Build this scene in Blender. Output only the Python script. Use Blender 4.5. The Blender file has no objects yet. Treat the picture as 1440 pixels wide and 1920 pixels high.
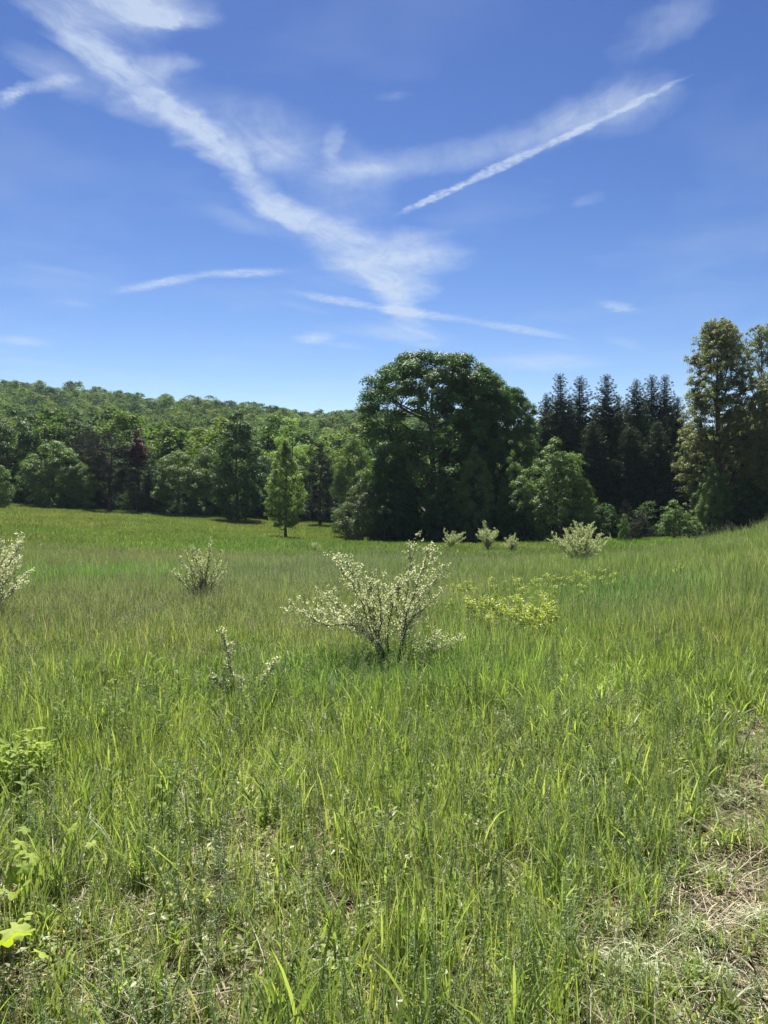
import bpy, math, random
import numpy as np
from mathutils import Vector

S = bpy.context.scene
COL = S.collection
R = math.radians
F = 1440.0           # focal length in photograph pixels
EYE = 1.65

# ------------------------------------------------------------------ camera
cam_d = bpy.data.cameras.new('camera')
cam = bpy.data.objects.new('camera', cam_d)
COL.objects.link(cam)
cam.location = (0, 0, EYE)
cam.rotation_euler = (R(90), 0, 0)
cam_d.sensor_fit = 'VERTICAL'
cam_d.sensor_height = 34.6
cam_d.lens = 34.6 * F / 1920.0
cam_d.clip_start = 0.05
cam_d.clip_end = 20000
S.camera = cam

# ------------------------------------------------------------------ light
SUN_EL, SUN_AZ = R(62), R(-9)          # azimuth from +Y, positive to the right
S.view_settings.view_transform = 'Standard'
S.view_settings.look = 'None'
S.view_settings.gamma = 1.0
S.view_settings.exposure = 1.25
S.view_settings.use_curve_mapping = False
S.cycles.max_bounces = 6
S.cycles.diffuse_bounces = 3
S.cycles.glossy_bounces = 2
S.cycles.transmission_bounces = 3
S.cycles.transparent_max_bounces = 4
S.cycles.caustics_reflective = False
S.cycles.caustics_refractive = False
sd = Vector((math.sin(SUN_AZ) * math.cos(SUN_EL), math.cos(SUN_AZ) * math.cos(SUN_EL), math.sin(SUN_EL)))
sun_d = bpy.data.lights.new('sun', 'SUN')
sun = bpy.data.objects.new('sun', sun_d)
COL.objects.link(sun)
sun.location = sd * 500
sun.rotation_euler = sd.to_track_quat('Z', 'Y').to_euler()
sun_d.energy = 5.0
sun_d.angle = R(0.53)
sun_d.color = (1.0, 0.955, 0.87)

W = bpy.data.worlds.new('World')
S.world = W
W.use_nodes = True
nt = W.node_tree
nt.nodes.clear()


def nd(tree, typ, **kw):
    n = tree.nodes.new(typ)
    for k, v in kw.items():
        setattr(n, k, v)
    return n


def uv_of(px, py):
    """photo direction -> position on a flat cloud layer of height 1"""
    return ((px - 720.0) / (960.0 - py), F / (960.0 - py))


sky = nd(nt, 'ShaderNodeTexSky', sky_type='NISHITA')
sky.sun_disc = False
sky.sun_elevation = SUN_EL
sky.sun_rotation = SUN_AZ
sky.altitude = 300
sky.air_density = 1.0
sky.dust_density = 0.25
sky.ozone_density = 2.2
bg = nd(nt, 'ShaderNodeBackground')
outw = nd(nt, 'ShaderNodeOutputWorld')
nt.links.new(bg.outputs[0], outw.inputs[0])
tc = nd(nt, 'ShaderNodeTexCoord')
sep = nd(nt, 'ShaderNodeSeparateXYZ')
nt.links.new(tc.outputs['Generated'], sep.inputs[0])


def M(tree, op, a, b=None, c=None, clamp=False):
    n = nd(tree, 'ShaderNodeMath', operation=op)
    n.use_clamp = clamp
    for i, v in enumerate((a, b, c)):
        if v is None:
            continue
        if isinstance(v, (int, float)):
            n.inputs[i].default_value = v
        else:
            tree.links.new(v, n.inputs[i])
    return n.outputs[0]


zc = M(nt, 'MAXIMUM', sep.outputs['Z'], 0.03)
uu = M(nt, 'DIVIDE', sep.outputs['X'], zc)
vv = M(nt, 'DIVIDE', sep.outputs['Y'], zc)
cmb = nd(nt, 'ShaderNodeCombineXYZ')
nt.links.new(uu, cmb.inputs[0])
nt.links.new(vv, cmb.inputs[1])
UV = cmb.outputs[0]


def noise(tree, vec, scale, detail=5, rough=0.55, dist=0.0, col=False):
    n = nd(tree, 'ShaderNodeTexNoise')
    n.inputs['Scale'].default_value = scale
    n.inputs['Detail'].default_value = detail
    n.inputs['Roughness'].default_value = rough
    n.inputs['Distortion'].default_value = dist
    tree.links.new(vec, n.inputs['Vector'])
    return n.outputs['Color'] if col else n.outputs['Fac']


def warp(vec, scale, amt, detail=4):
    c = noise(nt, vec, scale, detail, 0.6, col=True)
    s = nd(nt, 'ShaderNodeVectorMath', operation='SUBTRACT')
    nt.links.new(c, s.inputs[0])
    s.inputs[1].default_value = (0.5, 0.5, 0.5)
    m = nd(nt, 'ShaderNodeVectorMath', operation='SCALE')
    nt.links.new(s.outputs[0], m.inputs[0])
    m.inputs['Scale'].default_value = amt
    a = nd(nt, 'ShaderNodeVectorMath', operation='ADD')
    nt.links.new(vec, a.inputs[0])
    nt.links.new(m.outputs[0], a.inputs[1])
    return a.outputs[0]


def blob(vec, p1, p2, wpx, strength, soft=1.0):
    """soft elongated streak between two directions, wpx = its half width"""
    a, b = uv_of(*p1), uv_of(*p2)
    mx, my = (p1[0] + p2[0]) / 2, (p1[1] + p2[1]) / 2
    dx, dy = p2[0] - p1[0], p2[1] - p1[1]
    L = math.hypot(dx, dy)
    q = uv_of(mx - dy / L * wpx, my + dx / L * wpx)
    m = uv_of(mx, my)
    cx, cy = (a[0] + b[0]) / 2, (a[1] + b[1]) / 2
    du, dv = b[0] - a[0], b[1] - a[1]
    l = math.hypot(du, dv)
    wq = abs((q[0] - m[0]) * (-dv / l) + (q[1] - m[1]) * (du / l)) + 1e-4
    mp = nd(nt, 'ShaderNodeMapping', vector_type='TEXTURE')
    mp.inputs['Location'].default_value = (cx, cy, 0)
    mp.inputs['Rotation'].default_value = (0, 0, math.atan2(dv, du))
    mp.inputs['Scale'].default_value = (l / 2 * 1.25, wq * 1.6, 1)
    nt.links.new(vec, mp.inputs[0])
    ln = nd(nt, 'ShaderNodeVectorMath', operation='LENGTH')
    nt.links.new(mp.outputs[0], ln.inputs[0])
    mr = nd(nt, 'ShaderNodeMapRange', interpolation_type='SMOOTHERSTEP')
    nt.links.new(ln.outputs['Value'], mr.inputs['Value'])
    mr.inputs['From Min'].default_value = 0.0 if soft >= 1 else 1 - soft
    mr.inputs['From Max'].default_value = 1.0
    mr.inputs['To Min'].default_value = strength
    mr.inputs['To Max'].default_value = 0.0
    return mr.outputs[0]


def screen(vals):
    r = vals[0]
    for v in vals[1:]:
        r = M(nt, 'ADD', r, v)
    return r


# broad feathery cirrus
uvw = warp(warp(warp(UV, 1.6, 0.26, 3), 6.0, 0.10, 4), 24.0, 0.035, 4)
soft = screen([
    blob(uvw, (60, -40), (250, 165), 36, 0.95),
    blob(uvw, (190, 100), (400, 285), 30, 0.95),
    blob(uvw, (340, 225), (470, 350), 27, 0.85),
    blob(uvw, (420, 300), (590, 440), 30, 0.72),
    blob(uvw, (60, -30), (430, 10), 62, 0.62),
    blob(uvw, (130, 10), (360, 60), 46, 0.65),
    blob(uvw, (230, 60), (400, 15), 22, 0.7),
    blob(uvw, (180, 40), (330, 250), 90, 0.30),
    blob(uvw, (250, 150), (400, 120), 24, 0.45),
    blob(uvw, (340, 170), (560, 330), 75, 0.34),
    blob(uvw, (420, 240), (560, 330), 50, 0.36),
    blob(uvw, (470, 360), (700, 480), 30, 0.62),
    blob(uvw, (480, 380), (720, 440), 60, 0.26),
    blob(uvw, (360, 380), (520, 450), 26, 0.26),
    blob(uvw, (570, 460), (890, 505), 34, 0.95),
    blob(uvw, (620, 440), (860, 440), 18, 0.45),
    blob(uvw, (600, 480), (820, 565), 28, 0.75),
    blob(uvw, (680, 510), (800, 620), 24, 0.85),
    blob(uvw, (640, 600), (860, 650), 22, 0.40),
    blob(uvw, (620, 340), (1000, 250), 30, 0.36),
    blob(uvw, (860, 300), (1280, 150), 32, 0.50),
    blob(uvw, (1120, 140), (1400, -60), 50, 0.30),
    blob(uvw, (1040, 240), (1310, 170), 55, 0.26),
    blob(uvw, (520, 250), (740, 380), 70, 0.28),
    blob(uvw, (900, 672), (1150, 690), 18, 0.55),
    blob(uvw, (1050, 380), (1150, 370), 14, 0.30),
    blob(uvw, (30, 60), (170, 200), 36, 0.34),
    blob(uvw, (200, 190), (330, 240), 26, 0.30),
    blob(uvw, (622, 240), (640, 320), 18, 0.34),
    blob(uvw, (620, 335), (740, 300), 18, 0.34),
])


def fibre(vec, ang, stretch, scale, lo, hi, detail=6, rough=0.65):
    mp_ = nd(nt, 'ShaderNodeMapping', vector_type='TEXTURE')
    mp_.inputs['Rotation'].default_value = (0, 0, R(ang))
    mp_.inputs['Scale'].default_value = (stretch, 1.0, 1)
    nt.links.new(vec, mp_.inputs[0])
    f_ = noise(nt, mp_.outputs[0], scale, detail, rough, 0.3)
    m_ = nd(nt, 'ShaderNodeMapRange')
    nt.links.new(f_, m_.inputs['Value'])
    m_.inputs['From Min'].default_value = lo
    m_.inputs['From Max'].default_value = hi
    return m_.outputs[0]


uvl = warp(UV, 2.5, 0.25, 3)
fa = fibre(uvl, 70, 5.5, 9.0, 0.30, 0.70)
fb_ = fibre(uvl, -38, 2.6, 6.5, 0.30, 0.72)
fc = fibre(uvl, 82, 3.0, 24.0, 0.25, 0.75)
ff = M(nt, 'ADD', M(nt, 'ADD', M(nt, 'MULTIPLY', fa, 0.42), M(nt, 'MULTIPLY', fb_, 0.38)), M(nt, 'MULTIPLY', fc, 0.30))
softc = M(nt, 'MINIMUM', M(nt, 'MULTIPLY', soft, 1.12), 1.1)
softf = M(nt, 'MULTIPLY', softc, M(nt, 'MULTIPLY_ADD', ff, 1.25, 0.20))
softf = M(nt, 'MAXIMUM', M(nt, 'SUBTRACT', softf, 0.05), 0.0)
# narrow streaks and contrails
uvt = warp(warp(warp(UV, 3.0, 0.03, 2), 22.0, 0.035, 4), 60.0, 0.022, 3)
uvm = warp(warp(UV, 2.0, 0.07, 3), 14.0, 0.06, 5)
thin = screen([
    blob(uvt, (748, 402), (900, 330), 6.5, 0.85, 0.75),
    blob(uvt, (860, 350), (1030, 268), 8, 0.9, 0.75),
    blob(uvt, (1000, 285), (1150, 212), 6.5, 0.72, 0.8),
    blob(uvt, (1120, 228), (1300, 140), 5, 0.6, 0.9),
    blob(uvm, (210, 548), (400, 512), 8, 0.75, 0.9),
    blob(uvm, (360, 515), (550, 507), 8, 0.72, 0.9),
    blob(uvm, (550, 545), (720, 582), 8, 0.7, 0.9),
    blob(uvm, (680, 572), (900, 605), 8, 0.62, 0.9),
    blob(uvm, (860, 598), (1090, 638), 7, 0.6, 0.9),
    blob(uvm, (700, 590), (840, 645), 6, 0.4),
    blob(uvm, (-10, 205), (80, 160), 13, 0.8),
    blob(uvm, (50, 175), (160, 140), 15, 0.5),
    blob(uvm, (-30, 632), (110, 648), 9, 0.62),
    blob(uvm, (-30, 672), (120, 684), 7, 0.2),
    blob(uvw, (565, 645), (630, 622), 14, 0.8),
    blob(uvm, (600, 640), (690, 655), 6, 0.3),
    blob(uvw, (1115, 560), (1190, 588), 12, 0.6),
    blob(uvm, (1130, 625), (1210, 660), 12, 0.25),
    blob(uvm, (90, 560), (190, 578), 6, 0.22),
    blob(uvm, (20, 488), (200, 525), 7, 0.16),
    blob(uvm, (700, 182), (780, 172), 7, 0.16),
    blob(uvm, (770, 645), (830, 650), 6, 0.3),
    blob(uvm, (500, 560), (630, 592), 6, 0.16),
])
fine = noise(nt, UV, 26.0, 6, 0.7, 0.3)
mr2 = nd(nt, 'ShaderNodeMapRange')
nt.links.new(fine, mr2.inputs['Value'])
mr2.inputs['From Min'].default_value = 0.3
mr2.inputs['From Max'].default_value = 0.62
mr2.inputs['To Min'].default_value = 0.25
mr2.inputs['To Max'].default_value = 1.15
thinf = M(nt, 'MULTIPLY', thin, mr2.outputs[0])
veil = noise(nt, uvw, 1.1, 4, 0.5)
mr3 = nd(nt, 'ShaderNodeMapRange')
nt.links.new(veil, mr3.inputs['Value'])
mr3.inputs['From Min'].default_value = 0.50
mr3.inputs['From Max'].default_value = 0.85
mr3.inputs['To Min'].default_value = 0.0
mr3.inputs['To Max'].default_value = 0.30
cov = M(nt, 'ADD', M(nt, 'ADD', softf, thinf), mr3.outputs[0], clamp=True)
cov = M(nt, 'MULTIPLY', cov, 0.80)
up = nd(nt, 'ShaderNodeMapRange', interpolation_type='SMOOTHSTEP')
nt.links.new(sep.outputs['Z'], up.inputs['Value'])
up.inputs['From Min'].default_value = 0.05
up.inputs['From Max'].default_value = 0.16
cov = M(nt, 'MULTIPLY', cov, up.outputs[0])
sc_ = nd(nt, 'ShaderNodeSeparateColor')
nt.links.new(sky.outputs[0], sc_.inputs[0])
cc_ = nd(nt, 'ShaderNodeCombineColor')
for k_, (g_, a_) in enumerate(((2.15, 0.183), (1.95, 0.174), (1.62, 0.275))):
    nt.links.new(M(nt, 'MULTIPLY', M(nt, 'POWER', sc_.outputs[k_], g_), a_), cc_.inputs[k_])
mixc = nd(nt, 'ShaderNodeMix', data_type='RGBA')
nt.links.new(cov, mixc.inputs['Factor'])
nt.links.new(cc_.outputs[0], mixc.inputs['A'])
mixc.inputs['B'].default_value = (4.6, 5.4, 6.6, 1)
nt.links.new(mixc.outputs['Result'], bg.inputs['Color'])
bg.inputs['Strength'].default_value = 0.059
W.cycles.sampling_method = 'MANUAL'
W.cycles.sample_map_resolution = 512

# ------------------------------------------------------------------ terrain height
CP = []


def cp(px, Y, z):
    CP.append(((px - 720) / F * Y, Y, z))


for X, Y, z in [(-20, -20, 0.1), (0, -20, 0.2), (20, -20, 0.9), (-8, 0, 0.0), (0, 0, 0.0), (8, 0, 0.35),
                (-3, 3, 0), (0, 2.6, 0), (3, 3, 0.03), (-20, 8, 0.0), (20, 8, 1.2),
                (-70, 0, 0.3), (70, 0, 2.8), (-70, 45, 1.9), (-70, 90, 3.4), (70, 45, 2.6), (70, 90, 2.0)]:
    CP.append((X, Y, z))
for px, Y, z in [(0, 8, -0.05), (720, 8, -0.04), (1440, 8, 0.12),
                 (0, 14, -0.17), (720, 14, -0.16), (1100, 14, -0.08), (1440, 14, 0.45),
                 (-300, 24, 0.15), (0, 24, -0.12), (400, 24, -0.2), (720, 24, -0.2), (1090, 24, -0.1), (1260, 24, 0.05),
                 (1375, 24, 0.48), (1440, 24, 0.92), (1700, 24, 1.9),
                 (1440, 36, 0.35), (1700, 34, 1.4), (1300, 36, -0.35),
                 (0, 45, 0.35), (300, 45, 0.05), (530, 45, -0.3), (720, 45, -0.45), (1000, 45, -0.48), (1200, 45, -0.3),
                 (1440, 48, 0.1),
                 (0, 62, 1.25), (250, 62, 0.55), (535, 62, -0.5), (720, 62, -0.9), (1000, 62, -0.85), (1200, 62, -0.6),
                 (1440, 62, -0.2), (0, 88, 2.5), (200, 88, 1.65), (480, 88, 0.6), (600, 88, 0.2), (800, 88, 0.0),
                 (1200, 88, 0.0), (1440, 88, 0.3)]:
    cp(px, Y, z)
CP = np.array(CP, float)


def _U(r2):
    return 0.5 * r2 * np.log(r2 + 1e-9)


_P = CP[:, :2] / 30.0
_n = len(_P)
_K = _U(((_P[:, None] - _P[None]) ** 2).sum(-1)) + np.eye(_n) * 2e-3
_A = np.zeros((_n + 3, _n + 3))
_A[:_n, :_n] = _K
_A[:_n, _n] = 1
_A[:_n, _n + 1:] = _P
_A[_n:, :_n] = _A[:_n, _n:].T
_w = np.linalg.solve(_A, np.concatenate([CP[:, 2], np.zeros(3)]))


def sstep(a, b, x):
    t = np.clip((x - a) / (b - a), 0, 1)
    return t * t * (3 - 2 * t)


def hgt(x, y):
    x = np.asarray(x, float)
    y = np.asarray(y, float)
    shp = x.shape
    xf, yf = x.ravel(), y.ravel()
    q = np.stack([np.clip(xf, -75, 75), np.clip(yf, -22, 100)], 1) / 30.0
    z = np.empty(len(q))
    for i in range(0, len(q), 20000):
        s = q[i:i + 20000]
        r2 = ((s[:, None] - _P[None]) ** 2).sum(-1)
        z[i:i + 20000] = _U(r2) @ _w[:_n] + _w[_n] + s @ _w[_n + 1:]
    top = np.interp(xf, [-900, -500, -190, -124, -63, -8, 40, 80, 150, 400, 900], [42, 46, 49.5, 44.5, 40, 35.5, 28, 21, 14, 10, 8])
    top = top + 1.6 * np.sin(xf / 31.0) + 1.1 * np.sin(xf / 13.0 + 1)
    hill = 2.0 + top * sstep(112, 400, yf) ** 1.05
    w = sstep(92, 135, yf)
    z = z * (1 - w) + hill * w
    z += 0.025 * np.sin(xf * 1.3 + 0.7 * np.sin(yf * 0.9)) * np.cos(yf * 1.1) * (yf < 110)
    return z.reshape(shp)


def h1(x, y):
    return float(hgt(np.array([x]), np.array([y]))[0])


def ground_px(px, py):
    """where the sight line through a photo pixel meets the ground"""
    Y = np.concatenate([np.arange(2, 20, 0.05), np.arange(20, 110, 0.25)])
    x = (px - 720) / F * Y
    z = EYE - (py - 960) / F * Y
    hit = np.nonzero(hgt(x, Y) >= z)[0]
    i = hit[0] if len(hit) else len(Y) - 1
    return x[i], Y[i]


# ------------------------------------------------------------------ mesh helpers
class Buf:
    """collects quads / triangles with a per-vertex tint"""

    def __init__(s):
        s.v, s.f, s.t, s.m, s.n = [], [], [], [], 0

    def add(s, v, f, tint=0.5, mat=0):
        v = np.asarray(v, float).reshape(-1, 3)
        f = np.asarray(f, int)
        s.v.append(v)
        s.f.append(f + s.n)
        s.t.append(np.broadcast_to(np.asarray(tint, float), (len(v),)).copy())
        s.m.append(np.full(len(f), mat))
        s.n += len(v)

    def mesh(s, name, mats, smooth=False):
        me = bpy.data.meshes.new(name)
        if s.n == 0:
            return me
        v = np.concatenate(s.v)
        me.vertices.add(len(v))
        me.vertices.foreach_set('co', v.ravel())
        tot = [f.shape[1] for f in s.f for _ in range(1)]
        loops = np.concatenate([f.ravel() for f in s.f])
        sizes = np.concatenate([np.full(len(f), f.shape[1]) for f in s.f])
        me.loops.add(len(loops))
        me.loops.foreach_set('vertex_index', loops)
        me.polygons.add(len(sizes))
        starts = np.concatenate([[0], np.cumsum(sizes)[:-1]])
        me.polygons.foreach_set('loop_start', starts)
        try:
            me.polygons.foreach_set('loop_total', sizes)
        except Exception:
            pass
        me.polygons.foreach_set('material_index', np.concatenate(s.m))
        if smooth:
            me.polygons.foreach_set('use_smooth', np.ones(len(sizes), bool))
        a = me.attributes.new('tint', 'FLOAT', 'POINT')
        a.data.foreach_set('value', np.concatenate(s.t))
        for m in (mats if isinstance(mats, (list, tuple)) else [mats]):
            me.materials.append(m)
        me.update(calc_edges=True)
        return me


def nrm(a):
    return a / (np.linalg.norm(a, axis=-1, keepdims=True) + 1e-9)


def leaves(buf, p, n, size, aspect, rng, tint=None, mat=0, tdir=None, fold=0.12):
    """rhombic folded leaf per point p with normal n"""
    N = len(p)
    n = nrm(n)
    r = rng.normal(size=(N, 3)) if tdir is None else tdir
    t = nrm(r - (r * n).sum(1, keepdims=True) * n)
    b = np.cross(n, t)
    size = np.broadcast_to(size, (N,))[:, None]
    w = size * aspect
    lift = n * size * fold
    v = np.stack([p - t * size * 0.5, p + b * w * 0.5 + lift - t * size * 0.05, p + t * size * 0.5, p - b * w * 0.5 + lift - t * size * 0.05], 1)
    base = np.arange(N)[:, None] * 4
    f = np.concatenate([base + [0, 1, 2], base + [0, 2, 3]])
    if tint is None:
        tint = rng.random(N)
    buf.add(v.reshape(-1, 3), f, np.repeat(tint, 4), mat)


def tube(buf, pts, rad, sides=5, tint=0.5, mat=0):
    pts = np.asarray(pts, float)
    k = len(pts)
    rad = np.broadcast_to(rad, (k,))
    d = nrm(np.gradient(pts, axis=0))
    ref = np.array([0.0, 0, 1]) if abs(d[:, 2]).mean() < 0.8 else np.array([1.0, 0, 0])
    a = nrm(np.cross(d, ref))
    b = np.cross(d, a)
    th = np.arange(sides) / sides * 2 * np.pi
    v = pts[:, None] + rad[:, None, None] * (np.cos(th)[None, :, None] * a[:, None] + np.sin(th)[None, :, None] * b[:, None])
    i = np.arange(k - 1)[:, None] * sides
    j = np.arange(sides)[None]
    j2 = (j + 1) % sides
    f = np.stack([i + j, i + j2, i + sides + j2, i + sides + j], -1).reshape(-1, 4)
    buf.add(v.reshape(-1, 3), f, tint, mat)


def blades(buf, n, rng, spread, lr, wr, bend=(0.1, 0.5), segs=4, tint=(0, 1), mat=0, lean=0.15, power=1.0, disc=True):
    az = rng.random(n) * 2 * np.pi
    if disc:
        rr = spread * np.sqrt(rng.random(n))
        a0 = rng.random(n) * 2 * np.pi
        bx, by = rr * np.cos(a0), rr * np.sin(a0)
    else:
        bx, by = rng.uniform(-spread, spread, n), rng.uniform(-spread, spread, n)
    L = rng.uniform(lr[0], lr[1], n)
    w = rng.uniform(wr[0], wr[1], n)
    bd = rng.uniform(bend[0], bend[1], n) ** power
    ln = rng.normal(0, lean, n)
    t = np.linspace(0, 1, segs + 1)
    dx, dy = np.cos(az), np.sin(az)
    hor = L[:, None] * (ln[:, None] * t + bd[:, None] * t ** 2.2)
    ver = L[:, None] * (t - 0.55 * (bd[:, None] ** 2) * t ** 3)
    X = bx[:, None] + dx[:, None] * hor
    Y = by[:, None] + dy[:, None] * hor
    Z = ver - 0.01
    wd = w[:, None] * 0.5 * np.array([0.6] + [1.0] * (segs - 1) + [0.08]) * (1 - 0.35 * t)
    tw = rng.normal(0, 0.5, n)[:, None] + t * rng.normal(0, 0.8, n)[:, None]
    sx = -dy[:, None] * np.cos(tw) + dx[:, None] * np.sin(tw)
    sy = dx[:, None] * np.cos(tw) + dy[:, None] * np.sin(tw)
    v = np.stack([np.stack([X - sx * wd, Y - sy * wd, Z], -1), np.stack([X + sx * wd, Y + sy * wd, Z], -1)], 2)
    base = np.arange(n)[:, None, None] * (2 * (segs + 1))
    s = np.arange(segs)[None, :, None] * 2
    f = (base + s + np.array([0, 1, 3, 2])[None, None]).reshape(-1, 4)
    ti = rng.uniform(tint[0], tint[1], n)
    buf.add(v.reshape(-1, 3), f, np.repeat(ti, 2 * (segs + 1)), mat)


def link(name, me, parent=None, loc=None, rz=0, sc=None):
    o = bpy.data.objects.new(name, me)
    COL.objects.link(o)
    if parent is not None:
        o.parent = parent
    if loc is not None:
        o.location = loc
    o.rotation_euler[2] = rz
    if sc is not None:
        o.scale = sc if isinstance(sc, (tuple, list)) else (sc,) * 3
    return o


def tag(o, label=None, cat=None, group=None, kind=None):
    if label:
        o['label'] = label
    if cat:
        o['category'] = cat
    if group:
        o['group'] = group
    if kind:
        o['kind'] = kind
    return o


# ------------------------------------------------------------------ materials
def new_mat(name):
    m = bpy.data.materials.new(name)
    m.use_nodes = True
    m.node_tree.nodes.clear()
    return m, m.node_tree


def ramp(t, fac, stops):
    r = nd(t, 'ShaderNodeValToRGB')
    el = r.color_ramp.elements
    while len(el) < len(stops):
        el.new(0.5)
    for e, (p, c) in zip(el, stops):
        e.position = p
        e.color = (*c, 1)
    t.links.new(fac, r.inputs[0])
    return r.outputs[0]


def leaf_mat(name, stops, trans=0.35, tcol=(1.3, 1.5, 0.5), rough=0.5, spec=0.35, instanced=False, objvar=0.0):
    """leaf or blade material; colour by a per-leaf tint, light passes through"""
    m, t = new_mat(name)
    at = nd(t, 'ShaderNodeAttribute', attribute_name='tint')
    c = ramp(t, at.outputs['Fac'], stops)
    if instanced:
        ai = nd(t, 'ShaderNodeAttribute', attribute_name='tone', attribute_type='INSTANCER')
        mx = nd(t, 'ShaderNodeMix', data_type='RGBA', blend_type='MULTIPLY')
        mx.inputs['Factor'].default_value = 1
        t.links.new(c, mx.inputs['A'])
        t.links.new(ai.outputs['Color'], mx.inputs['B'])
        c = mx.outputs['Result']
    if objvar:
        oi = nd(t, 'ShaderNodeObjectInfo')
        hs = nd(t, 'ShaderNodeHueSaturation')
        t.links.new(M(t, 'MULTIPLY_ADD', oi.outputs['Random'], objvar, 1 - objvar / 2), hs.inputs['Value'])
        t.links.new(M(t, 'MULTIPLY_ADD', oi.outputs['Random'], 0.04 * objvar, 0.5 - 0.02 * objvar), hs.inputs['Hue'])
        t.links.new(c, hs.inputs['Color'])
        c = hs.outputs[0]
    p = nd(t, 'ShaderNodeBsdfPrincipled')
    p.inputs['Roughness'].default_value = rough
    p.inputs['Specular IOR Level'].default_value = spec
    t.links.new(c, p.inputs['Base Color'])
    o = nd(t, 'ShaderNodeOutputMaterial')
    if trans > 0:
        tm = nd(t, 'ShaderNodeMix', data_type='RGBA', blend_type='MULTIPLY')
        tm.inputs['Factor'].default_value = 1
        t.links.new(c, tm.inputs['A'])
        tm.inputs['B'].default_value = (*tcol, 1)
        tr = nd(t, 'ShaderNodeBsdfTranslucent')
        t.links.new(tm.outputs['Result'], tr.inputs['Color'])
        ms = nd(t, 'ShaderNodeMixShader')
        ms.inputs[0].default_value = trans
        t.links.new(p.outputs[0], ms.inputs[1])
        t.links.new(tr.outputs[0], ms.inputs[2])
        t.links.new(ms.outputs[0], o.inputs[0])
    else:
        t.links.new(p.outputs[0], o.inputs[0])
    return m


def bark_mat(name, a, b):
    m, t = new_mat(name)
    g = nd(t, 'ShaderNodeTexCoord')
    mp = nd(t, 'ShaderNodeMapping')
    mp.inputs['Scale'].default_value = (6, 6, 1.5)
    t.links.new(g.outputs['Object'], mp.inputs[0])
    n = noise(t, mp.outputs[0], 3.0, 6, 0.65)
    c = ramp(t, n, [(0.3, a), (0.7, b)])
    p = nd(t, 'ShaderNodeBsdfPrincipled')
    p.inputs['Roughness'].default_value = 0.9
    t.links.new(c, p.inputs['Base Color'])
    bp = nd(t, 'ShaderNodeBump')
    bp.inputs['Strength'].default_value = 0.6
    bp.inputs['Distance'].default_value = 0.03
    t.links.new(n, bp.inputs['Height'])
    t.links.new(bp.outputs[0], p.inputs['Normal'])
    o = nd(t, 'ShaderNodeOutputMaterial')
    t.links.new(p.outputs[0], o.inputs[0])
    return m


def g3(r, g, b):
    return (r, g, b)


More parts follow.
